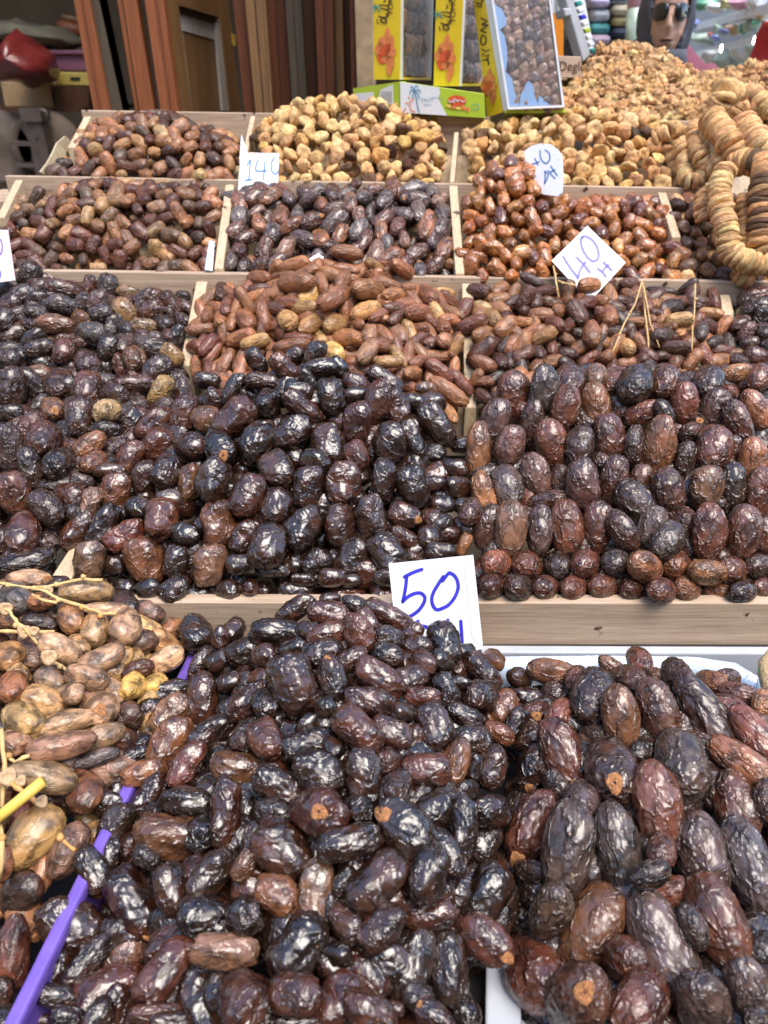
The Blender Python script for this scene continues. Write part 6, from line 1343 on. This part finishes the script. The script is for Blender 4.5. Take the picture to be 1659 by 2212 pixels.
# sunglasses
sg = empty('sunglasses', fp(0, .14, .02), None, None); sg.parent = w_root; sg.location = Vector(sg.location)-Vector(w_root.location)
for sx in (-1, 1):
    V, F = [], []; nn = 20
    for r, o_ in ((0, .0035), (.5, .003), (.85, .0015), (1, 0), (1.02, -.002), (0, -.003)):
        for k in range(nn):
            a = 2*math.pi*k/nn; ex = 1.0; x = sx*.0275+.0205*r*math.copysign(abs(math.cos(a))**.8, math.cos(a)); zz = (.13+(.215*r*math.copysign(abs(math.sin(a))**.85, math.sin(a)))*(1.0 if math.sin(a) < 0 else .8))
            V.append(fp(x, zz*1.0, .016+o_)*1.0 if abs(x) < .049 else fp(math.copysign(.049, x), zz, .016+o_))
    for i in range(5):
        for k in range(nn): F.append((i*nn+k, i*nn+(k+1) % nn, (i+1)*nn+(k+1) % nn, (i+1)*nn+k))
    mesh_obj('lens', V, F, M['glass_black'], sg, True)
    tube([fp(sx*.047, .22, .014), fp(sx*.0525, .20, .008), rotz((HC.x+sx*.058, YW, HC.z+.2*hh), (HC.x, YW))], .0035, 'temple', M['glass_black'], sg, 8)
tube([fp(-.010, .24, .020), fp(0, .27, .023), fp(.010, .24, .020)], .003, 'bridge', M['glass_black'], sg, 8)
# headscarf: a shell with a face opening, draped to the shoulders
V, F = [], []; NU, NV = 56, 40; keep = {}
for j in range(NV+1):
    t = -1.0+2.0*j/NV
    for k in range(NU):
        a = 2*math.pi*k/NU; th = math.pi*(j/NV)
        zz = -math.cos(th); s = math.sin(th)
        fold = 1+.045*math.sin(a*7+zz*6)*s*(1 if abs(a-math.pi) > 0 else 1)+.05*noise.noise(Vector((math.sin(a)*3, math.cos(a)*3, zz*4)))
        x = math.sin(a)*(hw+.024)*s**.8*fold; y = -math.cos(a)*(hd+.008)*s**.8*fold+.022; z = zz*(hh+.028)+.004
        V.append(rotz((HC.x+x, YW+y, HC.z+z), (HC.x, YW))); keep[(j, k)] = (math.sin(a), math.cos(a), zz)
for j in range(NV):
    for k in range(NU):
        sa, ca, zz = keep[(j, k)]
        if ca > 0 and (sa*(hw+.024)/.054)**2+((zz-.02)/(.83 if zz < 0 else .66))**2 < 1: continue
        F.append((j*NU+k, j*NU+(k+1) % NU, (j+1)*NU+(k+1) % NU, (j+1)*NU+k))
hj = mesh_obj('headscarf', V, F, M['hijab'], w_root, True); sdf = hj.modifiers.new('thick', 'SOLIDIFY'); sdf.thickness = .006
V, F = [], []
dr = [(-.075, .066, .082, .002), (-.10, .070, .083, .004), (-.13, .074, .080, .012), (-.145, .080, .086, .025), (-.16, .082, .092, .03), (-.18, .080, .096, .03), (-.20, .072, .098, .03), (-.23, .060, .098, .03)]
for i, (z, rx, ry, oy) in enumerate(dr):
    for k in range(NU):
        a = 2*math.pi*k/NU; f = 1+.045*math.sin(a*6+i*.7)*(i/7)+.03*math.sin(a*3-i*.9)
        V.append(rotz((HC.x+math.sin(a)*rx*f, YW+oy-math.cos(a)*ry*f, HC.z+z+.012*math.sin(a*2+1)*(i/7)), (HC.x, YW)))
for i in range(len(dr)-1):
    for k in range(NU): F.append((i*NU+k, i*NU+(k+1) % NU, (i+1)*NU+(k+1) % NU, (i+1)*NU+k))
o = mesh_obj('scarf_drape', V, F, M['hijab'], w_root, True); sdf = o.modifiers.new('thick', 'SOLIDIFY'); sdf.thickness = .005
# coat with sleeves
V, F = [], []
ct = [(z_+.178, a_*.78, b_, c_+.075) for z_, a_, b_, c_ in ((-1.36, .24, .17, .05), (-1.0, .225, .155, .045), (-.75, .215, .14, .04), (-.55, .225, .135, .035), (-.42, .235, .125, .035), (-.34, .225, .11, .035), (-.29, .19, .095, .035), (-.25, .13, .08, .035), (-.215, .085, .07, .03))]
for i, (z, rx, ry, oy) in enumerate(ct):
    for k in range(NU):
        a = 2*math.pi*k/NU; f = 1+.02*noise.noise(Vector((math.sin(a)*4, math.cos(a)*4, z*9)))
        V.append(rotz((HC.x+math.copysign(abs(math.sin(a))**.8, math.sin(a))*rx*f, YW+oy-math.cos(a)*ry*f, HC.z+z), (HC.x, YW)))
for i in range(len(ct)-1):
    for k in range(NU): F.append((i*NU+k, i*NU+(k+1) % NU, (i+1)*NU+(k+1) % NU, (i+1)*NU+k))
F.append(tuple(range(NU))[::-1]); mesh_obj('coat', V, F, M['coat'], w_root, True)
for sx in (-1, 1):
    pa = [rotz((HC.x+sx*x*.8, YW+y+.045, HC.z+z+.175), (HC.x, YW)) for x, y, z in ((.17, .065, -.31), (.215, .035, -.36), (.245, .03, -.48), (.255, .02, -.62), (.24, -.04, -.72), (.20, -.12, -.80))]
    tube(pa, [.045, .062, .058, .05, .045, .04], 'sleeve', M['coat'], w_root, 16)
    hd_ = pa[-1]; dv = (pa[-1]-pa[-2]).normalized(); sd = dv.cross(Vector((0, 0, 1))).normalized()
    tube([hd_-dv*.03, hd_+dv*.02, hd_+dv*.055, hd_+dv*.085], [.024, .028, .036, .030], 'hand', M['skin'], w_root, 12, squash=.45)
    for f_ in range(4):
        b0 = hd_+dv*.08+sd*(.022*(f_-1.5)*.75); ln = (.062, .072, .068, .052)[f_]
        tube([b0, b0+dv*ln*.45-Vector((0, 0, .004)), b0+dv*ln*.8-Vector((0, 0, .014)), b0+dv*ln-Vector((0, 0, .024))], [.009, .0085, .008, .006], 'finger', M['skin'], w_root, 8)
    tb = hd_+dv*.03+sd*sx*-.028; tube([tb, tb+dv*.025+sd*sx*-.018, tb+dv*.052+sd*sx*-.022], [.011, .010, .007], 'thumb', M['skin'], w_root, 8)
